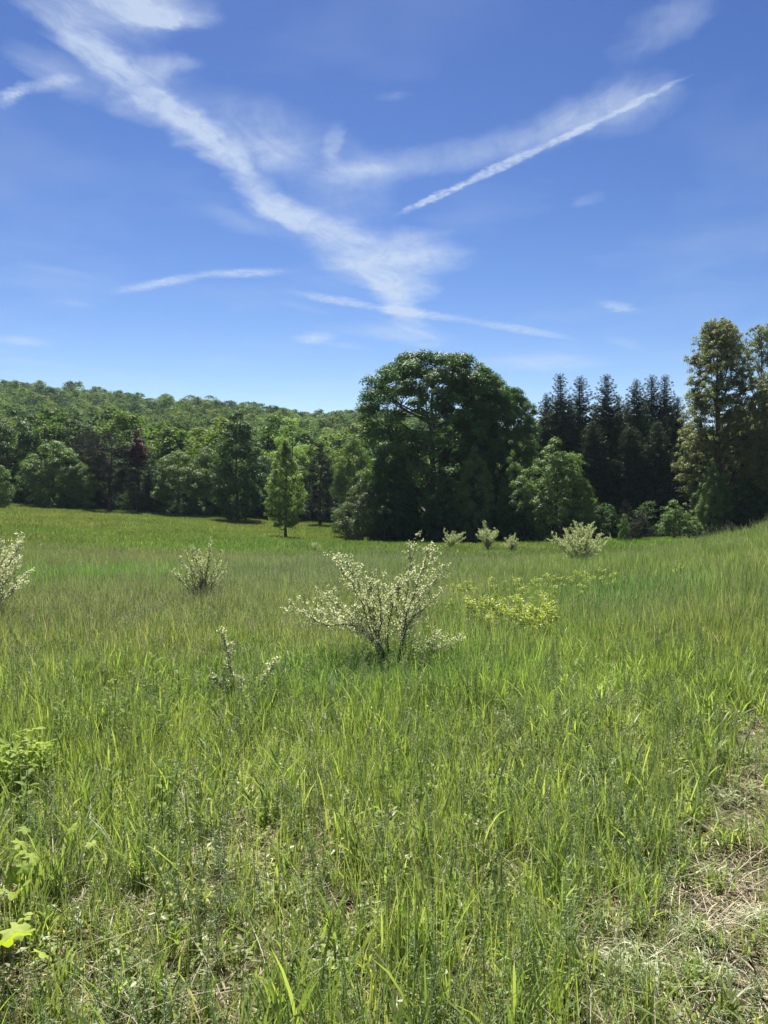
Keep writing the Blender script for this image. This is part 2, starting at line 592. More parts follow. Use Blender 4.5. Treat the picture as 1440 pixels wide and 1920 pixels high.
MT = {
    'maple': leaf_mat('maple_leaf', [(0, (0.036, 0.080, 0.030)), (0.6, (0.068, 0.140, 0.042)), (1, (0.125, 0.215, 0.072))], 0.28, rough=0.5, spec=0.2),
    'broad': leaf_mat('broad_leaf', [(0, (0.032, 0.070, 0.026)), (0.6, (0.058, 0.115, 0.036)), (1, (0.11, 0.185, 0.06))], 0.26, rough=0.5, spec=0.2, objvar=0.3),
    'bright': leaf_mat('bright_leaf', [(0, (0.080, 0.135, 0.045)), (0.6, (0.135, 0.21, 0.07)), (1, (0.22, 0.29, 0.12))], 0.32, rough=0.5, spec=0.2, objvar=0.2),
    'light': leaf_mat('light_leaf', [(0, (0.13, 0.19, 0.07)), (0.6, (0.21, 0.29, 0.11)), (1, (0.30, 0.37, 0.17))], 0.5, objvar=0.15),
    'pine': leaf_mat('pine_needle', [(0, (0.016, 0.024, 0.016)), (0.7, (0.030, 0.042, 0.024)), (1, (0.055, 0.058, 0.034))], 0.06, rough=0.6, spec=0.2, objvar=0.2),
    'spruce': leaf_mat('spruce_needle', [(0, (0.028, 0.050, 0.034)), (0.7, (0.055, 0.085, 0.046)), (1, (0.11, 0.145, 0.06))], 0.12, rough=0.55, spec=0.25, objvar=0.25),
    'red': leaf_mat('red_leaf', [(0, (0.035, 0.010, 0.014)), (1, (0.10, 0.020, 0.030))], 0.25, (1.6, 0.6, 0.6)),
    'poplar': leaf_mat('poplar_leaf', [(0, (0.095, 0.135, 0.05)), (0.5, (0.165, 0.21, 0.08)), (0.85, (0.24, 0.25, 0.12)), (1, (0.31, 0.25, 0.15))], 0.42, (1.25, 1.25, 0.65), objvar=0.15),
    'hawthorn': leaf_mat('pale_bush_leaf', [(0, (0.05, 0.085, 0.03)), (0.6, (0.10, 0.14, 0.05)), (1, (0.24, 0.20, 0.14))], 0.3),
    'hill': leaf_mat('hill_leaf', [(0, (0.70, 0.70, 0.70)), (1, (1.25, 1.25, 1.2))], 0.25, instanced=True, rough=0.65, spec=0.12),
    'grass': leaf_mat('grass_blade', [(0, (0.085, 0.155, 0.06)), (0.45, (0.165, 0.24, 0.08)), (0.80, (0.28, 0.35, 0.135)), (0.92, (0.35, 0.38, 0.17)), (1, (0.64, 0.58, 0.38))], 0.5, (1.4, 1.5, 0.6), instanced=True, rough=0.42, spec=0.4),
    'straw': leaf_mat('dry_straw', [(0, (0.2, 0.16, 0.11)), (0.6, (0.38, 0.33, 0.23)), (1, (0.6, 0.55, 0.42))], 0.2, (1.1, 1.0, 0.8), instanced=True, rough=0.6),
    'feather': leaf_mat('feathery_leaf', [(0, (0.16, 0.23, 0.10)), (1, (0.32, 0.38, 0.20))], 0.42, (1.2, 1.3, 0.7), instanced=True, rough=0.5),
    'seed': leaf_mat('seed_head', [(0, (0.20, 0.23, 0.11)), (1, (0.46, 0.46, 0.30))], 0.3, (1.1, 1.1, 0.8), instanced=True, rough=0.6),
    'olive_leaf': leaf_mat('silvery_leaf', [(0, (0.19, 0.26, 0.11)), (1, (0.40, 0.47, 0.25))], 0.45, (1.2, 1.25, 0.6), rough=0.4, spec=0.5),
    'blossom': leaf_mat('cream_blossom', [(0, (0.60, 0.61, 0.38)), (1, (0.86, 0.87, 0.62))], 0.45, (1.0, 1.0, 0.85), rough=0.6),
    'yellow': leaf_mat('yellow_bract', [(0, (0.22, 0.30, 0.05)), (1, (0.50, 0.56, 0.10))], 0.4, (1.1, 1.1, 0.4), rough=0.5),
    'forb': leaf_mat('herb_leaf', [(0, (0.09, 0.16, 0.035)), (1, (0.20, 0.27, 0.07))], 0.42, (1.5, 1.4, 0.4), rough=0.6, spec=0.12),
    'vine': leaf_mat('vine_leaf', [(0, (0.22, 0.32, 0.05)), (1, (0.38, 0.46, 0.10))], 0.5, (1.3, 1.3, 0.3), rough=0.6, spec=0.2),
    'palegrass': leaf_mat('pale_flattened_grass', [(0, (0.22, 0.28, 0.14)), (1, (0.5, 0.52, 0.33))], 0.3, (1.1, 1.1, 0.7), rough=0.5),
    'stalk': leaf_mat('dead_stalk', [(0, (0.3, 0.26, 0.18)), (1, (0.55, 0.50, 0.38))], 0.0, rough=0.7),
    'bark': bark_mat('grey_bark', (0.035, 0.028, 0.022), (0.12, 0.10, 0.085)),
    'pinebark': bark_mat('pine_bark', (0.04, 0.026, 0.02), (0.12, 0.075, 0.055)),
    'twig': bark_mat('shrub_bark', (0.05, 0.04, 0.03), (0.16, 0.13, 0.10)),
}

# ground: soil, thatch and short green growth
gm, t = new_mat('meadow_ground')
geo = nd(t, 'ShaderNodeNewGeometry')
P3 = geo.outputs['Position']
n1 = noise(t, P3, 30, 8, 0.7)
n2 = noise(t, P3, 1.3, 5, 0.6, 0.4)
n3 = noise(t, P3, 0.12, 4, 0.55, 0.5)
soil = ramp(t, n1, [(0.30, (0.035, 0.028, 0.022)), (0.48, (0.11, 0.092, 0.072)), (0.62, (0.22, 0.19, 0.145)), (0.8, (0.36, 0.32, 0.25))])
green = ramp(t, n3, [(0.3, (0.06, 0.095, 0.028)), (0.5, (0.09, 0.125, 0.04)), (0.7, (0.14, 0.15, 0.06))])
cov_at = nd(t, 'ShaderNodeAttribute', attribute_name='tint')
thr = M(t, 'ADD', M(t, 'MULTIPLY', n2, 0.7), M(t, 'MULTIPLY_ADD', cov_at.outputs['Fac'], 1.4, -0.85), clamp=True)
mxg = nd(t, 'ShaderNodeMix', data_type='RGBA')
t.links.new(thr, mxg.inputs['Factor'])
t.links.new(soil, mxg.inputs['A'])
t.links.new(green, mxg.inputs['B'])
pg = nd(t, 'ShaderNodeBsdfPrincipled')
pg.inputs['Roughness'].default_value = 0.95
pg.inputs['Specular IOR Level'].default_value = 0.1
t.links.new(mxg.outputs['Result'], pg.inputs['Base Color'])
bp = nd(t, 'ShaderNodeBump')
bp.inputs['Strength'].default_value = 0.9
bp.inputs['Distance'].default_value = 0.04
t.links.new(n1, bp.inputs['Height'])
t.links.new(bp.outputs[0], pg.inputs['Normal'])
og = nd(t, 'ShaderNodeOutputMaterial')
t.links.new(pg.outputs[0], og.inputs[0])

rng0 = np.random.default_rng(5)


# ------------------------------------------------------------------ bare strip on the right (a trodden line)
def vnoise(x, y, s, seed):
    """cheap smooth value noise"""
    rg = np.random.default_rng(seed)
    tab = rg.random((64, 64))
    X, Y = x / s, y / s
    i, j = np.floor(X).astype(int), np.floor(Y).astype(int)
    fx, fy = X - i, Y - j
    fx, fy = fx * fx * (3 - 2 * fx), fy * fy * (3 - 2 * fy)
    g = lambda a, b: tab[a % 64, b % 64]
    return (g(i, j) * (1 - fx) * (1 - fy) + g(i + 1, j) * fx * (1 - fy) + g(i, j + 1) * (1 - fx) * fy + g(i + 1, j + 1) * fx * fy)


def bareness(x, y):
    """1 where the trodden, bare strip runs, 0 in full grass"""
    xc = np.interp(y, [1.5, 2.4, 3.0, 3.6, 4.6, 6.0, 8.0, 12], [0.85, 1.0, 1.25, 1.60, 2.25, 3.1, 4.3, 6.5])
    wd = np.interp(y, [1.5, 2.6, 3.5, 5, 8, 12], [0.34, 0.34, 0.30, 0.27, 0.24, 0.2])
    d = np.abs(x - xc + 0.08 * np.sin(y * 5.0) + 0.05 * np.sin(y * 11 + 1)) / wd
    b = 1 - sstep(0.55, 1.35, d)
    b = b * (1 - 0.6 * sstep(6.0, 10.0, y)) * (0.35 + 0.9 * sstep(0.25, 0.6, vnoise(x + 9, y, 0.22, 77)))
    b2 = 0.6 * np.exp(-(((x + 0.45) / 0.35) ** 2 + ((y - 2.75) / 0.35) ** 2))
    b3 = 0.4 * np.exp(-(((x + 0.1) / 0.5) ** 2 + ((y - 3.3) / 0.3) ** 2))
    return np.clip(0.82 * b + b2 + b3, 0, 1)


def gline(lo, hi, first, growth, cap):
    out, s, p = [0.0], first, 0.0
    while p < hi:
        p += s
        s = min(s * growth, cap if p < 520 else 200)
        out.append(p)
    out2, s, p = [], first, 0.0
    while p > lo:
        p -= s
        s = min(s * growth, cap if p > -520 else 200)
        out2.append(p)
    return np.array(out2[::-1] + out)


gx = gline(-3000, 3000, 0.12, 1.045, 8)
gy = gline(-60, 3500, 0.12, 1.022, 8)
GX, GY = np.meshgrid(gx, gy)
GZ = hgt(GX, GY)
near = np.exp(-np.hypot(GX, GY) / 6.0)
GZ = GZ + rng0.normal(0, 0.012, GZ.shape) * near - 0.02 * bareness(GX, GY)
b = Buf()
nx, ny = len(gx), len(gy)
i = (np.arange(ny - 1)[:, None] * nx + np.arange(nx - 1)[None]).ravel()
covv = np.clip(0.25 + 0.75 * sstep(6, 26, GY) - 0.5 * bareness(GX, GY), 0, 1).ravel()
b.add(np.stack([GX, GY, GZ], -1).reshape(-1, 3), np.stack([i, i + 1, i + nx + 1, i + nx], 1), covv)
ground = link('ground', b.mesh('ground', gm, smooth=True))
tag(ground, kind='structure', label='rolling meadow ground of grey brown soil and thatch rising to a hill')


# ------------------------------------------------------------------ scatter with geometry nodes
def scatter(name, label, cat, protos, pts, rz, sc, idx, tone, tilt=0.0, seed=0):
    N = len(pts)
    me = bpy.data.meshes.new(name)
    me.vertices.add(N)
    me.vertices.foreach_set('co', np.asarray(pts, float).ravel())
    rg = np.random.default_rng(seed)
    rot = np.stack([rg.normal(0, tilt, N), rg.normal(0, tilt, N), rz], 1)
    for nm, ty, arr, key in (('rot', 'FLOAT_VECTOR', rot, 'vector'), ('scl', 'FLOAT_VECTOR', sc, 'vector'),
                             ('tone', 'FLOAT_VECTOR', tone, 'vector')):
        a = me.attributes.new(nm, ty, 'POINT')
        a.data.foreach_set(key, np.asarray(arr, float).ravel())
    a = me.attributes.new('pick', 'INT', 'POINT')
    a.data.foreach_set('value', np.asarray(idx, np.int32))
    pc = bpy.data.collections.new(name + '_kinds')
    for k, pm in enumerate(protos):
        po = bpy.data.objects.new('%s_kind_%02d' % (name, k), pm)
        pc.objects.link(po)
    g = bpy.data.node_groups.new(name + '_scatter', 'GeometryNodeTree')
    g.interface.new_socket('Geometry', in_out='INPUT', socket_type='NodeSocketGeometry')
    g.interface.new_socket('Geometry', in_out='OUTPUT', socket_type='NodeSocketGeometry')
    gi = g.nodes.new('NodeGroupInput')
    go = g.nodes.new('NodeGroupOutput')
    ci = g.nodes.new('GeometryNodeCollectionInfo')
    ci.inputs['Collection'].default_value = pc
    ci.inputs['Separate Children'].default_value = True
    ci.inputs['Reset Children'].default_value = True
    ip = g.nodes.new('GeometryNodeInstanceOnPoints')
    ip.inputs['Pick Instance'].default_value = True

    def attr(nm, dt):
        q = g.nodes.new('GeometryNodeInputNamedAttribute')
        q.data_type = dt
        q.inputs['Name'].default_value = nm
        return q.outputs['Attribute']
    g.links.new(gi.outputs[0], ip.inputs['Points'])
    g.links.new(ci.outputs[0], ip.inputs['Instance'])
    g.links.new(attr('pick', 'INT'), ip.inputs['Instance Index'])
    e2r = g.nodes.new('FunctionNodeEulerToRotation')
    g.links.new(attr('rot', 'FLOAT_VECTOR'), e2r.inputs[0])
    g.links.new(e2r.outputs[0], ip.inputs['Rotation'])
    g.links.new(attr('scl', 'FLOAT_VECTOR'), ip.inputs['Scale'])
    g.links.new(ip.outputs[0], go.inputs[0])
    o = link(name, me)
    md = o.modifiers.new('scatter', 'NODES')
    md.node_group = g
    tag(o, label, cat, kind='stuff')
    return o


# ------------------------------------------------------------------ trees
def bez(a, b, c, k):
    t = np.linspace(0, 1, k)[:, None]
    return (1 - t) ** 2 * a + 2 * t * (1 - t) * b + t ** 2 * c


def make_tree(seed, H, Wd, env, nclump, cr, nleaf, leaf, aspect=0.62, flat=0.66, mat='broad', bark='bark', trunk_r=None,
              limbs=10, inner=0.5, ascend=0.4, upb=0.45, trunk_top=0.8, lean=(0, 0), lump=0.22, tw=0.0, branchy=1.0, leafmats=None, wobble=0.010, topw=0.0):
    """tapered trunk and limbs plus a crown of leaf clumps that fill an uneven envelope"""
    rng = np.random.default_rng(seed)
    zs = np.array([e[0] for e in env])
    rs = np.array([e[1] for e in env])
    zz = np.linspace(zs[0], zs[-1], 200)
    wgt = (np.interp(zz, zs, rs) ** 1.2 + 0.02) * (1 + topw * (zz > 0.84))
    zf = np.interp(rng.random(nclump), np.cumsum(wgt) / wgt.sum(), zz)
    th = rng.random(nclump) * 2 * np.pi
    ph = rng.random(6) * 6.28
    lobe = 1 + lump * (0.5 * np.sin(2 * th + ph[0] + 5 * zf) + 0.4 * np.sin(3 * th + ph[1] - 7 * zf) + 0.35 * np.sin(5 * th + ph[2] + 13 * zf))
    rr = np.interp(zf, zs, rs) * Wd / 2 * lobe * (inner + (1 - inner) * rng.random(nclump) ** 0.45)
    rr = np.maximum(rr - cr * 0.5, 0)
    tz = zf * (H - cr * flat)
    C = np.stack([rr * np.cos(th) + lean[0] * zf ** 1.5, rr * np.sin(th) + lean[1] * zf ** 1.5, tz], 1)
    # trunk
    tb = Buf()
    k = 9
    tt = np.linspace(0, 1, k)
    wob = np.cumsum(rng.normal(0, wobble * H, (k, 2)), 0) * tt[:, None]
    trunk = np.stack([wob[:, 0] + lean[0] * (tt * trunk_top) ** 1.5, wob[:, 1] + lean[1] * (tt * trunk_top) ** 1.5, tt * H * trunk_top], 1)
    tr = trunk_r or H * 0.018
    rad = tr * (1 - 0.85 * tt)
    rad[0] *= 1.5
    trunk[0, 2] = -0.3
    tube(tb, trunk, rad, 8)
    # limbs
    limb_pts = [trunk[3:]]
    pick = rng.choice(nclump, min(limbs, nclump), replace=False)
    for c in C[pick]:
        zt = np.clip(c[2] - ascend * np.hypot(c[0], c[1]) - 0.06 * H * rng.random(), 0.10 * H, H * trunk_top * 0.95)
        a = np.array([np.interp(zt, trunk[:, 2], trunk[:, j]) for j in range(3)])
        mid = a * 0.45 + c * 0.55
        mid[2] = a[2] + (c[2] - a[2]) * 0.35
        mid += rng.normal(0, 0.03 * H, 3)
        p = bez(a, mid, c, 7)
        r0 = tr * 0.45 * (1 - 0.6 * zt / H)
        tube(tb, p, np.linspace(r0, r0 * 0.25, 7), 5)
        limb_pts.append(p[1:])
    LP = np.concatenate(limb_pts)
    nb = int(nclump * branchy)
    for c in C[:nb]:
        d = ((LP - c) ** 2).sum(1) + np.where(LP[:, 2] > c[2], 4.0, 0) * cr * 3
        a = LP[np.argmin(d)]
        mid = (a + c) / 2 + rng.normal(0, 0.1 * cr, 3)
        mid[2] -= 0.15 * abs(c[2] - a[2])
        p = bez(a, mid, c, 4)
        tube(tb, p, np.linspace(tr * 0.13, tr * 0.04, 4), 3)
    # leaves
    cb = Buf()
    crs = cr * rng.uniform(0.6, 1.3, nclump) * (0.8 + 0.4 * rs[0] * 0 + 0.2 * (1 - zf))
    cnt = rng.poisson(nleaf * (crs / cr) ** 1.6)
    ci = np.repeat(np.arange(nclump), cnt)
    N = len(ci)
    d = nrm(rng.normal(size=(N, 3)))
    d[:, 2] = np.where((d[:, 2] < 0) & (rng.random(N) < 0.45), -d[:, 2], d[:, 2])
    rho = (0.35 + 0.7 * rng.random(N) ** 0.6) * (1 + 0.25 * np.sin(d[:, 0] * 5 + ci) * np.cos(d[:, 1] * 6 + ci * 2))
    p = C[ci] + d * (crs[ci] * rho)[:, None] * np.array([1, 1, flat])
    p[:, 2] -= 0.22 * ((p - C[ci])[:, :2] ** 2).sum(1) / crs[ci]
    out = nrm(np.stack([C[ci][:, 0], C[ci][:, 1], np.full(N, 0.3 * Wd)], 1))
    n = d * 0.75 + out * 0.15 + np.array([0, 0, upb]) + rng.normal(0, 0.36, (N, 3))
    ct = rng.random(nclump)
    tint = np.clip(0.45 * ct[ci] + 0.55 * rng.random(N) + 0.1 * (p[:, 2] / H - 0.5), 0, 1)
    td = None
    if tw:
        td = d + np.array([0, 0, tw]) + rng.normal(0, 0.4, (N, 3))
    leaves(cb, p, n, leaf * rng.uniform(0.6, 1.35, N), aspect, rng, tint, tdir=td)
    return tb.mesh(mat + '_trunk', MT[bark], True), cb.mesh(mat + '_crown', MT[leafmats or mat])


def make_spruce(seed, H, Wd, mat='spruce'):
    rng = np.random.default_rng(seed)
    tb, cb = Buf(), Buf()
    tube(tb, [(0, 0, -0.3), (0, 0, H * 0.5), (0.05, 0, H * 0.99)], [H * 0.016, H * 0.009, 0.012], 7)
    pos, dirs, sz = [], [], []
    z = 0.04 * H
    while z < H * 0.985:
        f = z / H
        Lr = Wd / 2 * (1 - f) ** 0.80 * min(1, 0.6 + 2.2 * f) * 1.12 * (1 + 0.16 * math.sin(f * 23 + seed) + 0.1 * math.sin(f * 51 + seed * 3)) + 0.10
        nb = 7 if f < 0.85 else 5
        a0 = rng.random() * 6.28
        for k in range(nb):
            a = a0 + k * 6.283 / nb + rng.normal(0, 0.16)
            L = Lr * rng.uniform(0.62, 1.18)
            el = np.interp(f, [0, 0.6, 0.85, 0.96, 1], [-0.35, -0.12, 0.12, 0.45, 0.9]) + rng.normal(0, 0.08)
            m = max(3, int(L / 0.16))
            s = np.linspace(0, 1, 6)[:, None]
            drop = -0.10 * L * np.sin(s * 3.0) + 0.16 * L * s ** 3
            path = np.concatenate([np.cos(a) * np.cos(el) * L * s, np.sin(a) * np.cos(el) * L * s, z + np.sin(el) * L * s + drop], 1)
            tube(tb, path, np.linspace(0.035 * (1 - f) + 0.008, 0.006, 6), 3)
            q = np.linspace(0.12, 1, m)
            c = np.stack([np.interp(q, s[:, 0], path[:, j]) for j in range(3)], 1)
            dv = nrm(np.gradient(c, axis=0))
            side = np.array([-np.sin(a), np.cos(a), 0])
            for sg in (-1, 1):
                tl = np.minimum(0.05 + 0.34 * L * (1 - q * 0.75), 0.6) * rng.uniform(0.7, 1.25, m)
                dd = nrm(dv * 0.75 + sg * side * rng.uniform(0.45, 0.95, (m, 1)) + rng.normal(0, 0.12, (m, 3)) + np.array([0, 0, -0.12]))
                pos.append(c + dd * tl[:, None] * 0.5)
                dirs.append(dd)
                sz.append(tl * 1.15)
            dd = nrm(dv + rng.normal(0, 0.3, (m, 3)) + np.array([0, 0, -0.35]))
            pos.append(c + dd * 0.1)
            dirs.append(dd)
            sz.append(np.full(m, min(0.3, 0.08 + 0.3 * L)))
            pos.append(c[-1:] + dv[-1:] * 0.12)
            dirs.append(dv[-1:])
            sz.append(np.full(1, min(0.32, 0.1 + 0.3 * L)))
        z += 0.30 * (1 - 0.45 * f) * rng.uniform(0.8, 1.2)
    for e in np.linspace(0.9, 1.0, 12):
        a = rng.random() * 6.28
        pos.append(np.array([[0.03 * math.cos(a), 0.03 * math.sin(a), H * e]]))
        dirs.append(nrm(np.array([[0.35 * math.cos(a), 0.35 * math.sin(a), 1.0]])))
        sz.append(np.array([0.16]))
    p = np.concatenate(pos)
    dr = np.concatenate(dirs)
    s = np.concatenate(sz)
    # each spray = three narrow faces rolled around its twig
    for r in range(3):
        n = nrm(rng.normal(0, 0.55, p.shape) + np.array([0, 0, 0.8 if r < 2 else 0.1]))
        off = rng.normal(0, 0.035, p.shape)
        leaves(cb, p + off, n, s * rng.uniform(0.65, 1.1, len(p)), 0.17, rng, np.clip(rng.beta(2, 2.4, len(p)) + 0.2 * (r == 0), 0, 1), tdir=dr + rng.normal(0, 0.22, p.shape))
    return tb.mesh('spruce_trunk', MT['bark'], True), cb.mesh('spruce_crown', MT[mat])


def plant_tree(name, label, cat, meshes, x, y, rz=0, sc=1.0, group=None, sink=0.0):
    e = link(name, None, loc=(x, y, h1(x, y) - sink), rz=rz, sc=sc)
    tag(e, label, cat, group)
    link('trunk', meshes[0], e)
    link('crown', meshes[1], e)
    return e


def tree_px(name, label, cat, proto, px, Y, top, wpx=None, rz=0.0, group=None):
    """proto = (meshes, H, W); scaled so its top and width subtend what they do in the photo"""
    meshes, H, Wd = proto
    x = (px - 720) / F * Y
    z0 = h1(x, Y)
    Ht = EYE + (960 - top) / F * Y - z0
    s = Ht / H
    sw = (wpx / F * Y) / Wd if wpx else s
    return plant_tree(name, label, cat, meshes, x, Y, rz, (sw, sw, s), group)


E_round = [(0.05, 0.50), (0.2, 0.85), (0.35, 0.95), (0.55, 1.0), (0.75, 0.86), (0.9, 0.55), (1.0, 0.12)]
E_maple = [(0.03, 0.75), (0.18, 0.92), (0.35, 0.98), (0.55, 1.0), (0.76, 0.99), (0.88, 0.90), (0.96, 0.68), (1.0, 0.45)]
E_oval = [(0.04, 0.50), (0.2, 0.88), (0.4, 1.0), (0.6, 0.92), (0.8, 0.66), (0.93, 0.34), (1.0, 0.06)]
E_lone = [(0.13, 0.55), (0.25, 0.9), (0.42, 1.0), (0.6, 0.85), (0.78, 0.58), (0.92, 0.28), (1.0, 0.05)]
E_col = [(0.05, 0.5), (0.2, 0.8), (0.4, 1.0), (0.65, 0.9), (0.85, 0.62), (1.0, 0.22)]
E_popl = [(0.05, 0.5), (0.2, 0.8), (0.4, 1.0), (0.65, 0.95), (0.85, 0.85), (0.95, 0.6), (1.0, 0.4)]
E_pine = [(0.22, 0.35), (0.4, 0.8), (0.6, 1.0), (0.8, 0.85), (0.95, 0.45), (1.0, 0.1)]
E_bush = [(0.02, 0.7), (0.3, 1.0), (0.6, 0.85), (0.85, 0.5), (1.0, 0.1)]

# --- left tree line protos
pA = (make_tree(11, 12, 8.5, E_round, 200, 0.80, 190, 0.20, mat='broad', limbs=12), 12, 8.5)
pB = (make_tree(12, 13, 7.0, E_oval, 210, 0.75, 190, 0.20, mat='broad', limbs=12), 13, 7)
pC = (make_tree(13, 9, 7.0, E_round, 180, 0.68, 190, 0.18, mat='bright', limbs=10, lump=0.3), 9, 7)
pP = (make_tree(14, 11, 5.5, E_pine, 130, 0.62, 230, 0.20, 0.14, 0.6, mat='pine', bark='pinebark', limbs=14, tw=0.6), 11, 5.5)
pQ = (make_tree(15, 10, 4.2, E_col, 120, 0.55, 210, 0.20, 0.16, 0.7, mat='pine', bark='pinebark', limbs=10, tw=0.6), 10, 4.2)
pL = (make_tree(16, 12, 5.5, E_oval, 130, 0.55, 130, 0.16, mat='light', limbs=12, inner=0.3), 12, 5.5)
pR = (make_tree(17, 9, 3.0, [(0.6, 0.5), (0.72, 1.0), (0.86, 0.8), (1.0, 0.15)], 60, 0.5, 130, 0.17, mat='red', limbs=8), 9, 4.5)

G1 = 'trees along the far left edge of the field'
lt = [
    ('broadleaf_tree', 'tall dark green tree at the left edge of the photo, behind a small pale bush', pA, 12, 97, 752, 130, 0.3),
    ('broadleaf_tree', 'dark round-topped tree standing behind the lighter tree and left of the dull pines', pA, 143, 99, 764, 100, 2.1),
    ('broadleaf_tree', 'bright mid-height tree with pale lit leaves left of the pine with a visible trunk', pC, 100, 88, 820, 120, 1.0),
    ('broadleaf_tree', 'low bright green tree nestled against the left side of the pine trunk', pC, 152, 87, 862, 60, 4.0),
    ('pine_tree', 'dull dark pine with its bare trunk showing at the field edge', pP, 205, 87, 803, 100, 0.0),
    ('pine_tree', 'dull grey green pine just left of and behind the one with the bare trunk', pP, 165, 92, 802, 90, 2.4),
    ('pine_tree', 'dark narrow pine just below the crimson tree', pQ, 262, 90, 842, 62, 1.2),
    ('red_leaved_tree', 'small crimson leaved tree among the green ones of the far tree line', pR, 258, 89, 803, 62, 0.0),
    ('broadleaf_tree', 'mid green tree peeking out just right of the crimson tree', pB, 318, 98, 797, 80, 2.0),
    ('broadleaf_tree', 'bright broad tree with sunlit leaves between the pines and the tall dark tree', pC, 335, 89, 838, 105, 3.1),
    ('broadleaf_tree', 'bright green tree touching the left flank of the tall dark pointed tree', pC, 388, 91, 832, 80, 5.1),
    ('broadleaf_tree', 'tallest dark tree of the far left line, with a pointed crown', pB, 446, 85, 760, 100, 0.6),
    ('light_green_tree', 'soft pale green tree rising just behind the lone field tree', pL, 545, 99, 772, 85, 0.5),
    ('pine_tree', 'dark oval pine right of the lone field tree', pQ, 600, 86, 828, 62, 3.3),
    ('broadleaf_tree', 'mid green tree between the dark oval pine and the big domed tree', pC, 662, 78, 812, 82, 0.9),
    ('broadleaf_tree', 'dark tree in the gap between the tall pointed tree and the lone field tree', pB, 497, 93, 850, 60, 3.9),
    ('broadleaf_tree', 'low dark tree under the crimson tree and right of the pines', pA, 292, 92, 868, 66, 1.9),
]
for nm, lab, pr, px, Y, top, wpx, rz in lt:
    tree_px(nm, lab, 'tree', pr, px, Y, top, wpx, rz, G1)
tree_px('small_bush', 'small pale green bush half cut by the left edge of the photo', 'bush', pC, 0, 78, 868, 52, 1.0)

# --- the lone tree
pLone = (make_tree(21, 7.8, 3.6, E_lone, 300, 0.27, 105, 0.11, mat='light', limbs=18, inner=0.2, trunk_top=0.95, ascend=0.8, lump=0.18, topw=1.6, trunk_r=0.11, flat=0.9), 7.8, 3.6)
tree_px('lone_tree', 'slender pale green tree standing alone in the field with a short bare trunk', 'tree', pLone, 535, 62, 820, 84, 0.0)

# --- central group
pM = (make_tree(31, 16, 11.5, E_maple, 520, 0.84, 400, 0.16, flat=0.55, mat='maple', limbs=26, inner=0.36, lump=0.05, trunk_r=0.38, ascend=0.6, topw=1.6), 16, 11.5)
tree_px('maple_tree', 'largest tree, a dark dome-topped maple in the centre of the tree line', 'tree', pM, 810, 66, 660, 278, 0.4)
tree_px('maple_tree', 'dark rounded maple joined to the right side of the largest domed tree', 'tree', pM, 942, 69, 722, 134, 2.6)
tree_px('maple_tree', 'dark shoulder tree between the largest dome and the rounded maple on its right', 'tree', pM, 893, 68, 694, 165, 1.9)
tree_px('maple_tree', 'dark lower tree under the left flank of the largest domed tree', 'tree', pA, 735, 63, 812, 90, 1.7)
pT = (make_tree(33, 9, 6, E_oval, 200, 0.55, 200, 0.15, mat='bright', limbs=12, lump=0.25), 9, 6)
pU = (make_tree(34, 9, 6.5, E_round, 200, 0.55, 200, 0.15, mat='broad', limbs=12, lump=0.25), 9, 6.5)
pH = (make_tree(35, 5, 4.8, E_bush, 130, 0.48, 170, 0.13, mat='hawthorn', limbs=12, lump=0.2), 5, 4.8)
tree_px('hawthorn_tree', 'low rounded pinkish-pale tree at the left foot of the largest domed tree', 'tree', pH, 680, 61, 890, 100, 0.0)
tree_px('broadleaf_tree', 'low dark bush under the pinkish-pale rounded tree, touching the big dome', 'bush', pU, 745, 60, 905, 90, 0.6)
tree_px('broadleaf_tree', 'mid-height olive green tree in front of the right half of the big dome', 'tree', pT, 890, 59, 830, 82, 0.2)
tree_px('broadleaf_tree', 'dark rounded bushy tree low in front of the big dome', 'tree', pU, 830, 60, 880, 100, 2.2)
tree_px('broadleaf_tree', 'pale lit tree just left of the broad pale tree in front of the spruces', 'tree', pT, 962, 60, 840, 62, 1.0)
tree_px('broadleaf_tree', 'broad pale grey-green tree in front of the left spruces', 'tree', pT, 1042, 57, 816, 140, 2.0)
tree_px('broadleaf_tree', 'sunlit leafy tree at the right flank of the broad pale tree', 'tree', pT, 1088, 56, 875, 62, 0.0)
tree_px('broadleaf_tree', 'dark low tree at the foot of the broad pale tree', 'tree', pU, 985, 58, 905, 90, 4.2)

